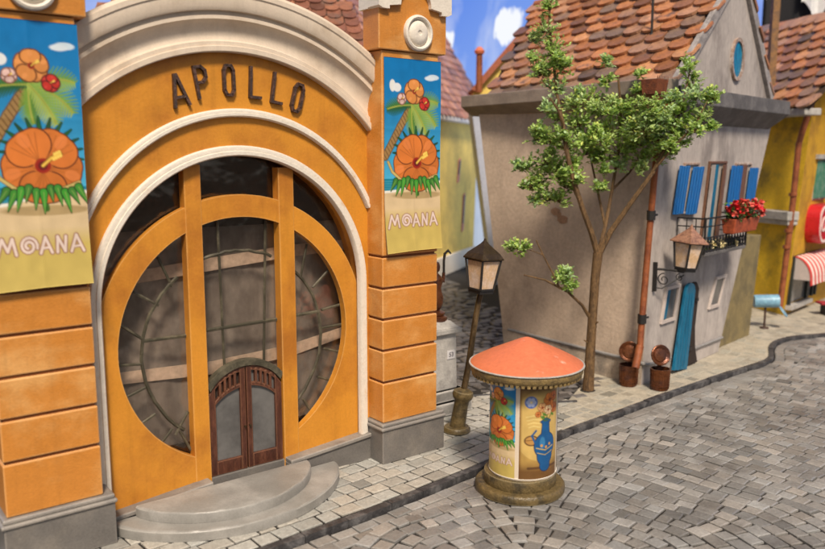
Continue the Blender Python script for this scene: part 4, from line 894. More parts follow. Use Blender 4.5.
# roof: two slopes; u runs away from the camera along the side wall
eaveL = FG.p(e0, .12, 7.93); ridge = FG.p(apex_s, .12, apex_z); eaveR = FG.p(e1, .12, 7.93)
RLen = 7.15
mb = MB(); d_ = ux*RLen; th_ = Vector((0, 0, -.12))
d3 = ux*(RLen+1.1)
mb.add([eaveL, ridge, eaveR, eaveL+d_, ridge+d3, eaveR+d_]+[p+th_ for p in (eaveL, ridge, eaveR, eaveL+d_, ridge+d3, eaveR+d_)],
       [(0, 3, 4, 1), (1, 4, 5, 2), (6, 7, 10, 9), (7, 8, 11, 10), (0, 1, 7, 6), (1, 2, 8, 7), (3, 9, 10, 4), (4, 10, 11, 5), (0, 6, 9, 3), (2, 5, 11, 8)]); rf = mb.build('roof', TIMBER, gh)
mb = MB(); vv = ridge-eaveL; tiles(mb, eaveL, ux, vv, .05, lambda y: 7.15+.2*y, vv.length-.15, .66, .50, lift=.12)
vv = ridge-eaveR; tiles(mb, eaveR, ux, vv, .05, RLen, vv.length-.15, .66, .50, lift=.12); mb.build('roof_tiles', TILE, rf)
mb = MB(); mb.lathe([(.14, 0), (.14, RLen+1.1)], ridge+Vector((0, 0, .04)), 10, (FG.d, Vector((0, 0, 1)), ux)); mb.build('ridge_tiles', mat('ridge_clay', (.36, .14, .07), .6, .3, 3, .3, 30), rf)
# barge boards
for (pa, pb, nm) in ((eaveL, ridge, 'barge_board'), (ridge, eaveR, 'barge_board')):
    mb = MB(); d2 = (pb-pa).normalized(); up = Vector((0, 0, 1)); pr = (up-d2*up.dot(d2)).normalized()
    if nm and pa is ridge: pass
    n_ = FG.nn; q = [pa-pr*.20, pb-pr*.20, pb+pr*.12, pa+pr*.12]; mb.hexa([p-n_*.10 for p in q], [p+n_*.05 for p in q]); mb.build(nm, mat('grey_barge_paint', (.33, .30, .285), .65, .2, 3, .3, 30, c2=(.22, .2, .19)), gh, bevel=.015)
# oval window
mb = MB(); c = FG.p(5.01, .05, 8.9); oc = []
def oval(c, rx, rz, n0, n1, m, name, par, ring=None):
    mb = MB(); N = 32; E = lambda kx, n: [c+FG.d*(rx*kx*math.cos(2*math.pi*i/N))+Vector((0, 0, (rz+(kx-1)*rx)*math.sin(2*math.pi*i/N)))+FG.nn*n for i in range(N)]
    if ring:
        vs = E(1, n0)+E(1, n1)+E(ring, n1+.01)+E(ring, n0); fs = [(k*N+i, k*N+(i+1) % N, ((k+1) % 4)*N+(i+1) % N, ((k+1) % 4)*N+i) for k in range(4) for i in range(N)]
    else:
        vs = E(1, n1); fs = [tuple(range(N))]
    mb.add(vs, fs); return mb.build(name, m, par, smooth=bool(ring))
ow = oval(c, .36, .52, 0, .07, WINFR, 'oval_window', gh, ring=1.28); oval(c, .36, .52, 0, .03, VERD, 'pane', ow)
# thin rod rising from the roof
mb = MB(); rp_ = eaveL+(ridge-eaveL)*.42+ux*1.75; mb.tube([rp_-Vector((0, 0, .1)), rp_+Vector((0, 0, 3.2))], .035, 6); mb.lathe([(.0, 0), (.10, 0), (.06, .1), (0, .1)], rp_, 10); mb.build('roof_rod', IRON, gh)
# windows, shutters
def fgp(s, n, z): # leaning: nothing but the frame, walls are drawn in the same frame
    return FG.p(s, n, z)
def window(s0, s1, z0, z1, lean=0, fr=.07, inner=CURT, name='window', split=False, fm=WINFR):
    """frame ring proud of wall, pane behind; lean = sideways shift of the foot"""
    sh = lambda z: lean*(z1-z)/(z1-z0); mb = MB()
    def quad(a, b, c_, d, n0, n1): FG.prism(mb, [(a+sh(c_), c_), (b+sh(c_), c_), (b+sh(d), d), (a+sh(d), d)], n0, n1)
    quad(s0, s1, z0, z0+fr, -.05, .07); quad(s0, s1, z1-fr, z1, -.05, .07); quad(s0, s0+fr, z0+fr, z1-fr, -.05, .06); quad(s1-fr, s1, z0+fr, z1-fr, -.05, .06)
    if split: quad((s0+s1)/2-.03, (s0+s1)/2+.03, z0+fr, z1-fr, -.05, .05)
    w_ = mb.build(name, fm, gh, bevel=.01)
    mb = MB(); quad(s0+fr, s1-fr, z0+fr, z1-fr, -.03, .012); mb.build('pane', inner, w_)
    return w_
def shutter(s0, s1, z0, z1, lean, n0=.07, turn=.05, m=BLUE):
    mb = MB(); nb = 4; 
    for i in range(nb):
        a = s0+(s1-s0)*i/nb; b = s0+(s1-s0)*(i+1)/nb-.012; na = n0+turn*i/nb
        q = [(a+lean, z0+jit(.01)), (b+lean, z0+jit(.01)), (b, z1+jit(.012)), (a, z1+jit(.012))]; FG.prism(mb, q, na, na+.05)
    for z in ():
        l2 = lean*(z1-z)/(z1-z0); FG.prism(mb, [(s0+l2+.03, z), (s1+l2-.03, z), (s1+l2-.03, z+.10), (s0+l2+.03, z+.10)], n0+turn+.04, n0+turn+.07)
    mb.build('shutter', m, gh, bevel=.006)
WINC = mat('clean_window_surround', (.50, .43, .39), .6, .12, 4, .2, 40)
BRW = mat('brown_door_frame', (.14, .065, .035), .5, .3, 6, .3, 40)
window(1.92, 2.86, 4.48, 5.88, -.30, inner=CURT, fr=.06); shutter(1.53, 2.04, 4.50, 5.80, -.30); shutter(2.38, 2.96, 4.46, 5.77, -.36)
mb = MB(); FG.prism(mb, [(1.80, 4.56), (1.92, 4.56), (2.22, 5.80), (2.10, 5.80)], .03, .06); mb.build('curtain_gap', DARKG, gh)
window(5.50, 6.80, 4.50, 5.86, -.24, inner=CURT, fr=.06); shutter(5.10, 5.80, 4.48, 5.78, -.25); shutter(6.55, 7.10, 4.55, 5.70, -.22)
mb = MB(); FG.prism(mb, [(5.78, 4.54), (6.12, 4.54), (6.32, 5.80), (5.98, 5.80)], .03, .09); mb.build('mullion', BRW, gh)
w_ = window(3.55, 4.78, 3.50, 5.92, -.40, inner=CURT, name='balcony_door', fm=BRW)
mb = MB(); FG.prism(mb, [(3.24, 3.55), (3.48, 3.55), (3.86, 5.82), (3.62, 5.82)], .075, .10); mb.build('inner_leaf', GREYW, w_)
mb = MB(); FG.prism(mb, [(3.48, 3.52), (3.70, 3.52), (4.06, 5.82), (3.86, 5.82)], .08, .11); mb.build('blue_leaf', TEAL, w_)
mb = MB(); FG.prism(mb, [(4.04, 3.52), (4.26, 3.52), (4.62, 5.82), (4.42, 5.82)], .08, .12); mb.build('mullion', BRW, w_)
window(1.17, 2.03, 1.52, 2.52, -.26, inner=MILK, fm=WINC, fr=.09); window(4.50, 5.28, 1.49, 2.44, -.46, inner=MILK, fm=WINC, fr=.09)
mb = MB(); FG.prism(mb, [(1.06, 1.64), (1.20, 1.64), (1.42, 2.42), (1.29, 2.42)], .015, .05); mb.build('blue_leaf', TEAL, gh)
# balcony
bs0, bs1, bz = 1.62, 4.50, 3.38
bal = MB(); FG.box(bal, bs0, bs1, .02, .85, bz, bz+.10); bo = bal.build('balcony', DGREY, gh, bevel=.015)
mb = MB()
def bar(a, b, r=.022): mb.tube([FG.p(*a), FG.p(*b)], r, 5)
corners = [(bs0, .05), (bs0, .83), (bs1, .83), (bs1, .05)]
for z in (bz+.14, bz+.50, bz+.80, bz+1.02):
    for (a, b) in zip(corners[:-1], corners[1:]): bar((a[0], a[1], z), (b[0], b[1], z), .026 if z > bz+.9 or z < bz+.2 else .018)
for i in range(15):
    s = bs0+(bs1-bs0)*i/14; bar((s, .83, bz+.08), (s, .83, bz+.50 if i % 7 else bz+1.05), .018 if i % 7 else .032)
    if i < 14: bar((s, .83, bz+.14), (s+.22, .83, bz+.50), .012); bar((s+.22, .83, bz+.14), (s, .83, bz+.50), .012)
for s in (bs0,):
    for i in range(4): bar((s, .05+.26*i, bz+.08), (s, .05+.26*i, bz+1.02), .016)
mb.build('railing', IRON, bo)
# base moulding
mb = MB(); pts = [SG.p(5.0, -.03, .66), SG.p(2.5, -.03, .64), SG.p(.1, -.02, .62), GC+Vector((.03, -.06, .60)), FG.p(.25, .03, .52), FG.p(1.6, .04, .46)]
mb.tube(pts, .045, 8); mb.tube([FG.p(3.05, .04, .45), FG.p(4.9, .04, .44), FG.p(5.2, .04, .44)], .045, 8); mb.build('base_moulding', mat('grey_moulding', (.25, .24, .235), .55, .2), gh, smooth=True)
# base course
mb = MB(); vs = [B3+(T3-B3)*.0+Vector((-.02, -.03, -.02)), B0+Vector((-.03, -.05, -.02)), B0+(T0-B0)*.08+Vector((-.03, -.05, 0)), B3+(T3-B3)*.085+Vector((-.02, -.03, 0))]
mb.add(vs, [(0, 1, 2, 3)]); mb.build('base_course', mat('grey_brown_base', (.46, .375, .29), .8, .2, 1.2, .3, 20, c2=(.20, .17, .14)), gh)
# open teal door with a rounded head and its dark edge
mb = MB(); dpoly = lambda w0, lean: [(w0, .12), (w0+.82, .0), (w0+.62+lean, 2.25)]+[(w0+lean+.31+.31*math.cos(R_(t)), 2.25+.26*math.sin(R_(t))) for t in (30, 60, 90, 120, 150)]+[(w0+lean, 2.25)]
FG.prism(mb, dpoly(1.58, .50), .10, .19)
for i in range(1, 4): FG.prism(mb, [(1.58+.205*i-.01, .08), (1.58+.205*i+.01, .08), (2.08+.155*i+.01, 2.2), (2.08+.155*i-.01, 2.2)], .19, .20)
dd_ = mb.build('open_door', TEAL, gh, bevel=.015)
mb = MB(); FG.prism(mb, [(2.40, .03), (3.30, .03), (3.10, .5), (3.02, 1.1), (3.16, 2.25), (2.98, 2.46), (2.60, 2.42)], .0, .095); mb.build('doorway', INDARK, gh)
for z in (.5, 1.9): 
    mb = MB(); s_ = 2.53+.21*z; FG.box(mb, s_-.05, s_+.10, .05, .16, z, z+.10); mb.build('hinge', IRON, dd_)
# stains on the side wall
mb = MB()
for (s, z, r1, r2) in ((3.30, 4.46, .17, .11), (3.02, 4.24, .19, .12), (3.16, 4.36, .08, .10)):
    N = 20; vs = [SG.p(s+r1*math.cos(2*math.pi*i/N)*(1+.12*math.sin(i*1.7)), 0, z+r2*math.sin(2*math.pi*i/N)) for i in range(N)]
    f_ = z/ZT
    base = B0.lerp(T0, f_); base3 = B3.lerp(T3, f_)
    vs2 = []
    for v in vs:
        fz = v.z/ZT; a0 = B0.lerp(T0, fz); a1 = B3.lerp(T3, fz); q_ = (v-a0).dot((a1-a0).normalized())/(a1-a0).length; w2 = a0.lerp(a1, q_); w2.z = v.z; vs2.append(w2+Vector((-.012, -.010, 0)))
    mb.add(vs2, [tuple(range(N))])
mb.build('wall_stain', STAIN, gh)
# downpipe on the corner
dp = [Vector((6.36, 19.95, 7.42)), Vector((6.38, 20.15, 7.05)), Vector((6.37, 20.44, 6.6)), Vector((6.22, 20.36, 3.9)), Vector((6.10, 20.26, 1.7)), Vector((6.06, 20.18, 1.15))]
off_ = Vector((-.10, -.13, 0)); dp = [p+off_ for p in dp]
mb = MB(); mb.tube(dp, .085, 10); mb.tube([dp[-1], dp[-1]+Vector((-.14, -.16, -.55))], .105, 10); pp = mb.build('downpipe', RUSTP, gh, smooth=True)
mb = MB(); c = SG.p(-.42, -.58, 7.52); q = [(-.26, -.2), (.26, -.2), (.26, .2), (-.26, .2)]
P2 = lambda k, z: [c+FG.d*(a*k)+FG.nn*(b*k)+Vector((0, 0, z)) for a, b in q]
mb.hexa(P2(.95, .02), P2(1.12, .38)); mb.hexa(P2(.4, -.30), P2(.85, .02))
for i in range(7):
    cc = c+FG.d*(-.27+.09*i)+FG.nn*.21+Vector((0, 0, .38)); mb.add([cc-FG.d*.035, cc+FG.d*.035, cc+Vector((0, 0, .09))], [(0, 1, 2)])
mb.build('hopper_head', BRICKRED, pp, bevel=.01)
for f, z in ((0, 4.55), (0, 1.85)):
    t_ = (6.6-z)/(6.6-1.7); p = dp[2].lerp(dp[4], t_); mb = MB(); mb.lathe([(.10, -.12), (.115, -.12), (.115, .12), (.10, .12)], p, 12); mb.tube([p, p+FG.d*.30+FG.nn*.02], .03, 6); mb.build('pipe_bracket', IRON, pp)

# flower box on the balcony corner
fb = thing('flower_box', 'terracotta window box of red flowers hooked over the balcony railing', 'flower box', FG.p(4.0, .95, 4.0))
a0, a1 = 2.80, 4.65
mb = MB(); mb.hexa([FG.p(a0+.08, .80, 3.92), FG.p(a1-.08, .80, 3.92), FG.p(a1-.08, 1.10, 3.92), FG.p(a0+.08, 1.10, 3.92)], [FG.p(a0, .76, 4.34), FG.p(a1, .76, 4.34), FG.p(a1, 1.17, 4.34), FG.p(a0, 1.17, 4.34)]); mb.build('box', TERRA, fb, bevel=.03)
mb = MB()
for i in range(300):
    p = FG.p(random.uniform(a0, a1), random.uniform(.78, 1.25), 4.32+random.random()**1.4*.42); d = Vector((jit(1), jit(1), random.uniform(-.2, 1))).normalized(); leaf(mb, p, d, Vector((0, 0, 1)), .15, .09)
mb.build('leaves', LEAFD, fb)
def bloom(p, r, m, par):
    b = MB()
    for k in range(9): leaf(b, p, Vector((jit(1), jit(1), jit(1))).normalized(), Vector((jit(1), jit(1), 1)), r, r)
    b.build('bloom', m, par)
for i in range(44): bloom(FG.p(random.uniform(a0+.05, a1+.05), random.uniform(.82, 1.30), 4.40+random.random()*.42), .12, PETAL if random.random() < .5 else PETAL2, fb)
bp_ = thing('balcony_planting', 'row of small cream and yellow flowers along the balcony floor', 'flowers', FG.p(3.1, .7, 3.48))
mb = MB()
for i in range(230):
    p = FG.p(random.uniform(1.8, 4.4), random.uniform(.45, .78), 3.48+random.random()*.16); leaf(mb, p, Vector((jit(1), jit(1), random.uniform(0, 1))).normalized(), Vector((0, 0, 1)), .12, .07)
mb.build('leaves', LEAFD, bp_)
for i in range(30): bloom(FG.p(random.uniform(1.8, 4.4), random.uniform(.5, .86), 3.56+random.random()*.16), .11, PETALW, bp_)
# wall lamp
wl = thing('wall_lamp', 'four-sided lantern with copper roof on a scrolled bracket, hung on the grey house front', 'wall lamp', FG.p(.95, .05, 2.9))
mb = MB(); FG.box(mb, .38, .45, .0, .10, 2.50, 3.28)
A0 = FG.p(.42, .06, 3.10); AE = FG.p(.92, .62, 3.02)
mb.tube([A0, A0.lerp(AE, .5)+Vector((0, 0, .02)), AE], .035, 6)
def spiral(c, r0, turns, dirx, start): return [c+dirx*((r0*(1-.75*i/24))*math.cos(start+turns*2*math.pi*i/24))+Vector((0, 0, (r0*(1-.75*i/24))*math.sin(start+turns*2*math.pi*i/24))) for i in range(25)]
dx_ = (AE-A0).normalized(); mb.tube(spiral(A0.lerp(AE, .30)+Vector((0, 0, -.26)), .17, 1.4, dx_, 1.5), .016, 5); mb.tube(spiral(A0.lerp(AE, .85)+Vector((0, 0, -.16)), .10, 1.4, dx_, 1.5), .014, 5)
mb.tube([FG.p(.42, .08, 2.6), A0.lerp(AE, .25)+Vector((0, 0, -.5)), A0.lerp(AE, .5)+Vector((0, 0, -.36)), AE+Vector((0, 0, -.08))], .018, 5)
mb.build('bracket', IRON, wl)
lantern(wl, AE+Vector((0.02, 0, .06)), .72, .27, .19, .44, Matrix.Rotation(R_(6), 4, 'Y'), COPPERROOF, R_(30), 1.3)

# litter bins with raised round lids
def bin_(loc, label, turn):
    t = thing('litter_bin', label, 'litter bin', loc, 'copper litter bins by the grey house corner')
    mb = MB(); mb.lathe([(0, .02), (.215, .0), (.225, .04), (.24, .30), (.252, .50), (.262, .53), (.262, .56), (.235, .56), (.225, .50), (.20, .12), (0, .12)], loc, 28)
    mb.build('barrel', COPPER, t, smooth=True)
    mb = MB()
    for z in (.12, .42): mb.lathe([(.236+.02*z, z-.015), (.248+.02*z, z-.012), (.248+.02*z, z+.012), (.236+.02*z, z+.015)], loc, 28)
    for i in range(20): a = 2*math.pi*i/20; mb.tube([(loc[0]+.232*math.cos(a), loc[1]+.232*math.sin(a), .03), (loc[0]+.252*math.cos(a), loc[1]+.252*math.sin(a), .52)], .009, 4)
    mb.build('hoops', COPPER, t, smooth=True)
    d = Vector((math.cos(turn), math.sin(turn), 0)); up = Vector((0, 0, 1)); c = Vector(loc)+d*-.05+Vector((0, 0, .90)); Zx = (d+up*.25).normalized(); X = d.cross(up).normalized(); Y = Zx.cross(X)
    mb = MB(); mb.lathe([(0, .05), (.10, .06), (.17, .045), (.20, .0), (.25, -.01), (.275, .02), (.275, .06), (.255, .07), (.23, .05), (.12, -.02), (0, -.03)], c, 28, (X, Y, Zx)); mb.build('lid', COPPER, t, smooth=True)
    mb = MB(); mb.tube([Vector(loc)+d*-.24+Vector((0, 0, .5)), c-Y*.25*(1 if Y.z > 0 else -1)], .035, 6); mb.build('hinge_arm', DARKB, t, smooth=True)
bin_((5.78, 20.36, 0), 'left copper litter bin with open round lid, under the downpipe outlet', R_(-110))
bin_((6.50, 19.98, 0), 'right copper litter bin with open round lid, nearer the blue door', R_(-75))

# olive wall block closing the gap beside the grey house
ow_ = MB(); PB = [FG.p(5.2, -.2, -.02), FG.p(8.15, -.2, -.02), FG.p(8.15, -1.4, -.02), FG.p(5.2, -1.4, -.02)]; PT = [FG.p(6.6, -.18, 3.50), FG.p(8.66, -.18, 3.42), FG.p(8.66, -1.4, 3.42), FG.p(6.6, -1.4, 3.50)]
ow_.hexa(PB, PT); o = ow_.build('garden_wall', OLIVEW, bevel=.03); tag(o, 'plain olive-brown wall block beside the grey house below the red flower box', 'wall')

# ================================================================== YELLOW HOUSE (right)
YC = Vector((14.36, 29.83, 0)); FY = Fr(YC, 46.5); SY = Fr(YC, 107.6)
yh = thing('yellow_house', 'bright yellow house with striped awning, rust pipe and clay tiled roof at the right edge', 'house', YC)
yb0 = YC; yt0 = Vector((14.58, 29.14, 7.75)); 
ys0 = SY.p(7.5, 0, 0); yst = SY.p(7.5, 0, 7.75)+(yt0-SY.p(-.74, 0, 7.75)); yf0 = FY.p(8, 0, 0); yft = FY.p(8.6, -.1, 7.75)
yt0 = FY.p(.75, .30, 7.75)
mb = MB(); mb.add([yb0, ys0, SY.p(7.5, 0, 7.75), yt0], [(0, 1, 2, 3)]); mb.build('side_wall', YELLOW, yh)
mb = MB(); mb.add([yb0, yf0, yft, yt0], [(0, 1, 2, 3)]); mb.add([yt0+FY.nn*.02, yft, FY.p(4.6, .1, 13.0)], [(0, 1, 2)]); mb.build('front_wall', YELLOW2, yh)
mb = MB(); pr_ = [SY.p(-.25, -.10, 3.50), SY.p(3.2, -.10, 3.50)]; SY.box(mb, -.05, 3.2, -.12, .35, 3.48, 3.66); SY.box(mb, -.10, 3.2, -.20, .35, 3.66, 4.0); mb.build('string_course', PALEST, yh, bevel=.03)
# eaves soffit and roof
mb = MB(); SY.box(mb, -.95, 5, -.55, .2, 7.55, 7.80); mb.build('soffit', PALEST, yh, bevel=.03)
ro = SY.p(-.95, -.50, 7.80); rd = SY.d; up_ = (-(SY.nn)*-1.0); inward = SY.nn     # nn points right of the side direction (into the house)
vv = (inward*1.0+Vector((0, 0, 1.02))); vv.normalize()
mb = MB(); L = 9.0; W_ = 5.3; q = [ro, ro+rd*L, ro+rd*L+vv*W_, ro+vv*W_]; nn_ = rd.cross(vv); nn_ = nn_ if nn_.z > 0 else -nn_; mb.hexa([p-nn_*.15 for p in q], q); rf2 = mb.build('roof', TIMBER, yh)
mb = MB(); tiles(mb, ro, rd, vv, .0, L, W_-.2, .68, .56, lift=.12); mb.build('roof_tiles', TILE, rf2)
mb = MB(); b2 = SY.p(-.95, 6.6, 7.80); q = [ro+vv*W_, ro+rd*L+vv*W_, b2+rd*L, b2]; mb.add(q+[p-Vector((0, 0, .15)) for p in q], [(0, 1, 2, 3), (7, 6, 5, 4), (0, 3, 7, 4), (1, 2, 6, 5)]); mb.build('far_slope', mat('clay_plain', (.40, .16, .08), .7, .3, 3, .3, 20), rf2)
# rust pipe down the corner
mb = MB(); ct = YC.lerp(yt0, 1); P_ = [yt0+Vector((-.28, -.28, .45)), yt0+Vector((-.26, -.28, .0)), yt0.lerp(YC, .10)+Vector((-.38, -.20, 0)), yt0.lerp(YC, .16)+Vector((-.42, -.16, 0)), yt0.lerp(YC, .5)+Vector((-.30, -.15, 0)), YC+Vector((-.20, -.12, .3))]
mb.tube(P_, .11, 10); yp = mb.build('downpipe', RUSTP, yh, smooth=True)
mb = MB(); mb.lathe([(.12, -.3), (.16, -.15), (.30, .10), (.32, .28), (.0, .28)], P_[0], 14); mb.build('hopper_head', RUSTP, yp, smooth=True)
for f in (.30, .52, .62):
    p = P_[3].lerp(P_[5], f); mb = MB(); mb.lathe([(.11, -.07), (.15, -.06), (.15, .06), (.11, .07)], p, 12); mb.build('pipe_bracket', RUSTP, yp, smooth=True)
# shop window
mb = MB(); FY.prism(mb, [(.32, .42), (3.3, .42), (3.6, 2.15), (.55, 2.15)], .0, .04); sw = mb.build('shop_window', SHOPG, yh)
mb = MB()
for q in ([(.22, .32), (.34, .32), (.60, 2.2), (.46, 2.2)], [(2.2, .4), (2.42, .4), (2.62, 2.2), (2.4, 2.2)], [(3.3, .4), (3.45, .4), (3.7, 2.2), (3.55, 2.2)], [(2.9, .4), (3.02, .4), (3.25, 2.2), (3.13, 2.2)]): FY.prism(mb, q, .03, .14)
FY.box(mb, .4, 3.7, .035, .12, 2.13, 2.26); mb.build('window_frame', mat('dark_green_frame', (.02, .025, .022), .5), sw)
mb = MB(); FY.box(mb, .1, 2.6, .02, .28, .20, .36); mb.build('window_sill', PALEST, sw)
# awning
aw = thing('awning', 'red and white striped curved awning over the shop window of the yellow house', 'awning', FY.p(2.5, .3, 2.2)); aw.parent = None
mb = MB(); N = 10; s0_, s1_ = .55, 5.2; prof = [(.05+.70*math.sin(R_(90*i/N)), 1.35+.90*math.cos(R_(90*i/N))) for i in range(N+1)]+[(.77, 1.16)]
ns = 22
for k in range(ns):
    a = s0_+(s1_-s0_)*k/ns; b = s0_+(s1_-s0_)*(k+1)/ns; mb.cur = k % 2; m = len(prof)
    vs = [FY.p(a, n, z) for n, z in prof]+[FY.p(b, n, z) for n, z in prof]; mb.add(vs, [(i, i+1, m+i+1, m+i) for i in range(m-1)])
o = mb.build('striped_cover', [AWR, AWW], aw); so = o.modifiers.new('solid', 'SOLIDIFY'); so.thickness = .03
mb = MB()
vs = [FY.p(s0_+.01, n, z) for n, z in prof[:-1]]+[FY.p(s0_+.01, .05, 1.35)]; mb.add(vs, [tuple(range(len(vs)))]); o = mb.build('side_panel', AWNP, aw); so = o.modifiers.new('solid', 'SOLIDIFY'); so.thickness = .02
# sign
sg = thing('shop_sign', 'thick red rounded sign with pale rim and script on the yellow house', 'sign', FY.p(3.6, .5, 3.45))
def rrect(c, w_, h, r, n=8): return [(c[0]+sx*(w_/2-r)+r*math.cos(a), c[1]+sz*(h/2-r)+r*math.sin(a)) for sx, sz, st in ((1, 1, 0), (-1, 1, 90), (-1, -1, 180), (1, -1, 270)) for a in [R_(st+90*i/n) for i in range(n+1)]]
sc_ = (3.28, 3.42)
mb = MB(); FY.prism(mb, rrect(sc_, 3.3, 1.55, .60), .05, .58); mb.build('sign_body', RED, sg, bevel=.04)
mb = MB(); o_ = rrect(sc_, 3.12, 1.46, .54); i_ = rrect(sc_, 2.90, 1.26, .46); k = len(o_)
vs = [FY.p(a, 0.600, z) for a, z in o_]+[FY.p(a, 0.600, z) for a, z in i_]+[FY.p(a, 0.57, z) for a, z in o_]+[FY.p(a, 0.57, z) for a, z in i_]
mb.add(vs, [(i, (i+1) % k, k+(i+1) % k, k+i) for i in range(k)]+[(i, (i+1) % k, 2*k+(i+1) % k, 2*k+i) for i in range(k)]+[(k+i, k+(i+1) % k, 3*k+(i+1) % k, 3*k+i) for i in range(k)]); mb.build('sign_rim', SIGNW, sg)
text_mesh('lettering', 'Coca-Cola', .84, SIGNW, sg, FY.p(3.30, .595, 3.40), FY.d, (0, 0, 1), .012, .35, 0.006, space=.80)
# green shutters on the front
mb = MB(); FY.prism(mb, [(2.15, 4.35), (4.0, 4.35), (4.2, 6.05), (2.30, 6.05)], .02, .10); g_ = mb.build('window', WINFR, yh, bevel=.01)
for a in (2.22, 3.10):
    mb = MB()
    for i in range(3): FY.prism(mb, [(a+.26*i, 4.42), (a+.26*i+.24, 4.42), (a+.26*i+.40, 5.92), (a+.26*i+.16, 5.92)], .10, .15)
    mb.build('shutter', GREEN, g_)
mb = MB(); FY.box(mb, 2.0, 4.3, .02, .26, 5.98, 6.16); mb.build('lintel', PALEST, g_)
# chimney post between the roofs
ch = MB(); cb = Vector((13.9, 31.2, 8.8)); q = [(-.13, -.13), (.13, -.13), (.13, .13), (-.13, .13)]; ch.hexa([cb+Vector((a, b, 0)) for a, b in q], [cb+Vector((a, b, 4.6)) for a, b in q]); ch.build('chimney', mat('ochre_brick_chimney', (.25, .13, .05), .7, .3, 6, .4, 30, c2=(.14, .08, .05)), rf2)
# black drape and white cloth hung behind the yellow house
dz = thing('stage_drape', 'black drape with a white cloth hanging above and behind the yellow house roof', 'drape', (20, 40, 0))
mb = MB(); P_ = [Vector((17.2+i*.5, 40+.35*math.sin(i*1.3), 0)) for i in range(40)]; vs = [p+Vector((0, 0, 0)) for p in P_]+[p+Vector((0, 0, 22)) for p in P_]; n = len(P_); mb.add(vs, [(i, i+1, n+i+1, n+i) for i in range(n-1)]); o = mb.build('drape', BLACKD, dz, smooth=True); o.modifiers.new('solid', 'SOLIDIFY').thickness = .06
mb = MB(); mb.add([(18.7+.14*i, 39.2+.12*math.sin(i*1.4), 13.0+.5*math.sin(i*.7+1) if k == 0 else 18) for k in (0, 1) for i in range(9)], [(i, i+1, 10+i, 9+i) for i in range(8)]); mb.add([(17.0+.1*i, 39.2+.1*math.sin(i*1.9), 13.5+.3*math.sin(i*1.1) if k == 0 else 18) for k in (0, 1) for i in range(6)], [(i, i+1, 7+i, 6+i) for i in range(5)]); mb.build('cloth', WHITEC, dz, smooth=True)

# blue drum letterbox on a thin post
lb = thing('letterbox', 'light blue drum letterbox on a thin post with its lid hanging open', 'letterbox', (12.58, 27.47, 0))
pb = Vector((12.58, 27.47, 0)); axd = Vector((.985, -.12, .03)).normalized(); c = pb+Vector((.0, 0, .98)); up = Vector((0, 0, 1)); Y = axd.cross(up).normalized(); X = Y.cross(axd)
mb = MB(); mb.lathe([(0, -.42), (.21, -.42), (.23, -.38), (.23, .42), (.20, .43), (.20, .25), (0, .25)], c, 28, (X, Y, axd)); mb.build('drum', LBLUE, lb, smooth=True)
mb = MB(); e = c+axd*.46+Vector((0, 0, -.22)); Zl = Vector((.72, -.35, .62)).normalized(); X2 = Zl.orthogonal().normalized(); Y2 = Zl.cross(X2); mb.lathe([(0, -.02), (.22, -.02), (.235, .0), (.22, .03), (0, .03)], e+Vector((.14, -.05, -.16)), 24, (X2, Y2, Zl)); mb.build('lid', LBLUE, lb, smooth=True)
mb = MB(); mb.tube([pb, pb+Vector((0, 0, .80))], .04, 8); mb.lathe([(0, 0), (.16, 0), (.14, .04), (0, .05)], pb, 14); mb.build('post', DARKB, lb, smooth=True)
# red bench end at the far right
bn = thing('bench', 'small dark red bench below the striped awning at the right edge', 'bench', (16.3, 29.9, 0))
mb = MB(); 
for i in range(3): mb.hexa([(15.75, 29.7+.17*i, .42), (17.3, 29.7+.17*i, .42), (17.3, 29.84+.17*i, .42), (15.75, 29.84+.17*i, .42)], [(15.75, 29.7+.17*i, .50), (17.3, 29.7+.17*i, .50), (17.3, 29.84+.17*i, .50), (15.75, 29.84+.17*i, .50)])
mb.build('seat', REDM, bn, bevel=.01)
for x in (15.95, 17.1):
    mb = MB(); mb.hexa([(x, 29.72, 0), (x+.08, 29.72, 0), (x+.08, 30.15, 0), (x, 30.15, 0)], [(x, 29.72, .42), (x+.08, 29.72, .42), (x+.08, 30.15, .42), (x, 30.15, .42)]); mb.build('leg', IRON, bn)

# ================================================================== pedestal and statue beside the theatre
pd = thing('pedestal', 'pale grey stone pedestal with two steps and a small number plate beside the theatre', 'pedestal', (.62, 18.4, 0))
FP = Fr((.62, 18.4, 0), 37.9)
mb = MB()
FP.box(mb, -.78, .56, -.75, .62, 0, .30); FP.box(mb, -.66, .42, -.65, .50, .30, .56); mb.build('step', PALEST, pd, bevel=.04)
def frus(mb, a, z0, b, z1, c=(0, 0)): mb.hexa([FP.p(sx*a+c[0], sy*a, z0) for sx, sy in ((-1, 1), (1, 1), (1, -1), (-1, -1))], [FP.p(sx*b+c[0], sy*b, z1) for sx, sy in ((-1, 1), (1, 1), (1, -1), (-1, -1))])
frus(mb, .40, .56, .38, 1.92, (-.14, 0)); mb.build('shaft', PALEST, pd, bevel=.02)
mb = MB(); frus(mb, .48, 1.92, .48, 2.04, (-.14, 0)); frus(mb, .44, 2.04, .28, 2.20, (-.14, 0)); mb.build('cap', PALEST, pd, bevel=.02)
mb = MB(); FP.box(mb, -.06, .18, .385, .41, 1.30, 1.50); pl_ = mb.build('number_plate', PLATE, pd)
text_mesh('numerals', '53', .15, INK, pl_, FP.p(.06, .412, 1.40), FP.d, (0, 0, 1), .004)
st = thing('statue', 'small copper figure holding up a dark hook on the stone pedestal', 'statue', FP.p(-.14, 0, 2.2))
mb = MB(); sc0 = FP.p(-.12, 0, 2.19); mb.lathe([(0, 0), (.30, 0), (.30, .09), (.22, .12), (.25, .16), (.25, .20), (.12, .24), (0, .25)], sc0, 20); mb.build('plinth', COPPER, st, smooth=True)
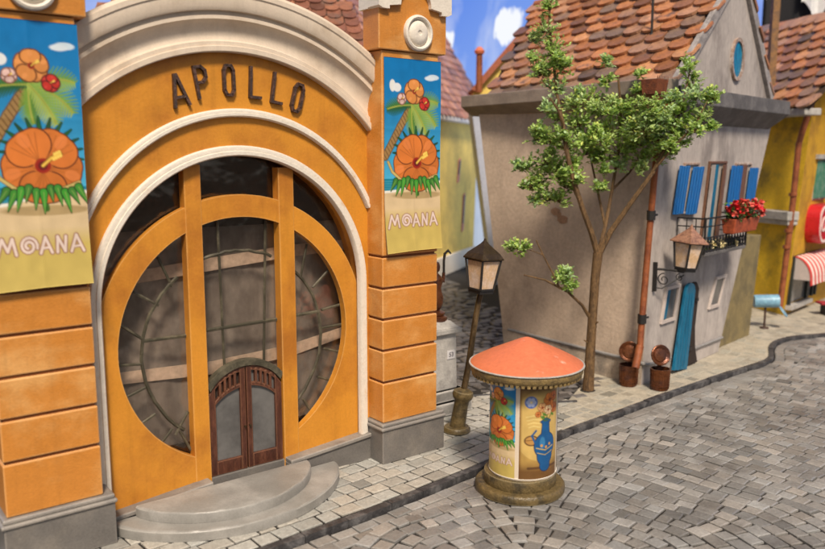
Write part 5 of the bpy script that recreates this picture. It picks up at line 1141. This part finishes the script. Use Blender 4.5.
mb = MB(); mb.lathe([(.10, .22), (.16, .30), (.20, .42), (.21, .55), (.17, .68), (.15, .78), (.19, .90), (.20, 1.0), (.12, 1.09), (.07, 1.14), (.12, 1.20), (.13, 1.30), (.10, 1.39), (0, 1.42)], sc0, 20)
mb.tube([sc0+FP.d*.10+Vector((0, 0, 1.02)), sc0+FP.d*.26+Vector((0, 0, .92)), sc0+FP.d*.28+Vector((0, 0, 1.12))], [.06, .05, .04], 8)
mb.tube([sc0-FP.d*.10+Vector((0, 0, 1.02)), sc0-FP.d*.26+Vector((0, 0, .85)), sc0-FP.d*.2+Vector((0, 0, .65))], [.06, .05, .04], 8); mb.build('figure', COPPER, st, smooth=True)
mb = MB(); hp = sc0+FP.d*.28+Vector((0, 0, 1.05)); mb.tube([hp, hp+Vector((0, 0, .35)), hp+Vector((.02, 0, .52)), hp+Vector((.10, 0, .60)), hp+Vector((.17, 0, .52))], [.03, .03, .035, .04, .02], 8); mb.build('hook', IRON, st, smooth=True)

# ================================================================== pale yellow house at the end of the alley
FL = Fr((2.35, 42.22, 0), 69)
lh = thing('pale_yellow_house', 'pale yellow house with steep clay roof and slit windows closing the alley', 'house', FL.p(0, 0, 0))
mb = MB(); FL.prism(mb, [(-14, 0), (3.2, 0), (4.0, 8.0), (-14, 8.0)], -8, 0); mb.build('wall', PALEY, lh)
mb = MB(); FL.prism(mb, [(-14, 0), (3.25, 0), (3.3, 1.0), (-14, 1.0)], 0, .14); mb.build('base', WHITE, lh, bevel=.03)
mb = MB(); FL.box(mb, -14.2, 4.6, -.2, .42, 7.85, 8.10); mb.build('gutter', WHITE, lh, bevel=.05)
ro = FL.p(0, .35, 8.10); vv = (FL.nn*-1+Vector((0, 0, 1.6))).normalized(); nrm = FL.d.cross(vv); nrm = nrm if nrm.z > 0 else -nrm
V_ = 7.6; uh = lambda y: min(6.0, 3.7+1.5*y); ul = lambda y: -15 if y < 3.5 else max(-15, 3.6*(y-4.07)-12.7)
mb = MB(); q = [ro+FL.d*-15, ro+FL.d*3.7, ro+FL.d*6+vv*1.55, ro+FL.d*6+vv*V_, ro+vv*V_, ro+FL.d*-14.6+vv*3.5]
k = len(q); mb.add(q+[p-nrm*.2 for p in q], [tuple(range(k)), tuple(range(k, 2*k))[::-1]]+[(i, (i+1) % k, k+(i+1) % k, k+i) for i in range(k)])
rg = Vector((vv.x*V_, vv.y*V_, 0)); bk = [p+FL.nn*(-9.5)-Vector((0, 0, p.z-8.1)) for p in (q[3], q[4])]; mb.add([q[4], q[3], bk[0], bk[1]], [(0, 1, 2, 3)]); mb.add([q[5], q[4], bk[1]], [(0, 1, 2)])
r3 = mb.build('roof', mat('pink_clay_roof', (.42, .19, .12), .7, .3, 3, .3, 20), lh)
mb = MB(); PP = [(.46, .20, .10), (.38, .16, .085), (.52, .25, .13), (.30, .14, .09), (.42, .22, .14)]
tiles(mb, ro+nrm*.02, FL.d, vv, ul, lambda y: uh(y)+.1, V_-.1, .62, .50, PP); mb.build('roof_tiles', TILE, r3)
for (s, z0, z1, w_) in ((.05, 4.7, 5.9, .28), (.9, 2.0, 4.0, .30)):
    mb = MB(); FL.prism(mb, [(s, z0), (s+w_, z0+.1), (s+w_+.25, z1+.1), (s+.25, z1)], .0, .06); wn = mb.build('window', PINK, lh)
    mb = MB(); FL.prism(mb, [(s+.05, z0+.45), (s+w_-.05, z0+.5), (s+w_+.2, z1), (s+.30, z1-.05)], .06, .09); mb.build('pane', DARKG, wn)
# small roof seen above the left end of the cornice
sr = thing('outbuilding', 'brown tiled roof of a house behind the left end of the theatre cornice', 'house', (-9.6, 24, 0))
FS = Fr((-10.7, 25.5, 0), 8)
mb = MB(); FS.box(mb, .3, 9.0, -6, 0, 0, 9.6); mb.build('wall', PALEY, sr)
ro = FS.p(0, .3, 9.55); vv = (FS.nn*-1+Vector((0, 0, .95))).normalized(); nrm = Vector(FS.d).cross(vv); nrm = nrm if nrm.z > 0 else -nrm
mb = MB(); q = [ro, ro+FS.d*9.3, ro+FS.d*8.0+vv*4.4, ro+FS.d*1.9+vv*4.4]; mb.add(q+[p-nrm*.2 for p in q], [(0, 1, 2, 3), (7, 6, 5, 4), (0, 1, 5, 4), (1, 2, 6, 5), (2, 3, 7, 6), (3, 0, 4, 7)])
b3 = [FS.p(0, -6.3, 9.55), FS.p(9.3, -6.3, 9.55)]; mb.add([q[0], q[3], b3[0]], [(0, 1, 2)]); mb.add([b3[0], b3[1], q[2], q[3]], [(0, 1, 2, 3)]); r4 = mb.build('roof', TIMBER, sr)
mb = MB(); tiles(mb, ro, FS.d, vv, lambda y: .43*y+.45, lambda y: 9.2-.3*y, 4.3, .5, .42, [(.22, .085, .05), (.18, .07, .045), (.27, .11, .06)]); mb.build('roof_tiles', TILE, r4)
# far gable with a capped chimney
fg = thing('far_gable_house', 'distant house gable with red edge and thin capped chimney between the roofs', 'house', (4.6, 39, 0))
FF = Fr((4.3, 37.2, 0), 0)
mb = MB(); FF.prism(mb, [(-.40, 0), (3.6, 0), (3.6, 8.8), (-1.62, 8.8)], -2.5, 0); mb.build('lower_wall', mat('pale_blue_grey_render', (.40, .43, .52), .85, .12, .6, .1, 10), fg)
mb = MB(); FF.prism(mb, [(-1.50, 8.8), (3.6, 8.8), (3.6, 12.1), (1.1, 12.1), (-1.35, 9.4)], -2.5, -.04); mb.build('gable', PALEY, fg)
mb = MB(); FF.prism(mb, [(-1.6, 9.15), (-1.35, 9.05), (1.35, 12.1), (1.1, 12.3)], -2.6, .25); mb.build('roof', mat('clay_edge', (.33, .10, .05), .7, .3, 3, .3, 20), fg)
mb = MB(); mb.lathe([(.15, 9.0), (.14, 10.7), (.12, 10.72)], (3.06, 36.9, 0), 10); cm = mb.build('chimney', RUSTP, fg, smooth=True)
mb = MB(); mb.lathe([(.0, 10.72), (.20, 10.72), (.24, 10.85), (.10, 11.02), (0, 11.05)], (3.06, 36.9, 0), 10); mb.build('chimney_cap', SALMON, cm, smooth=True)
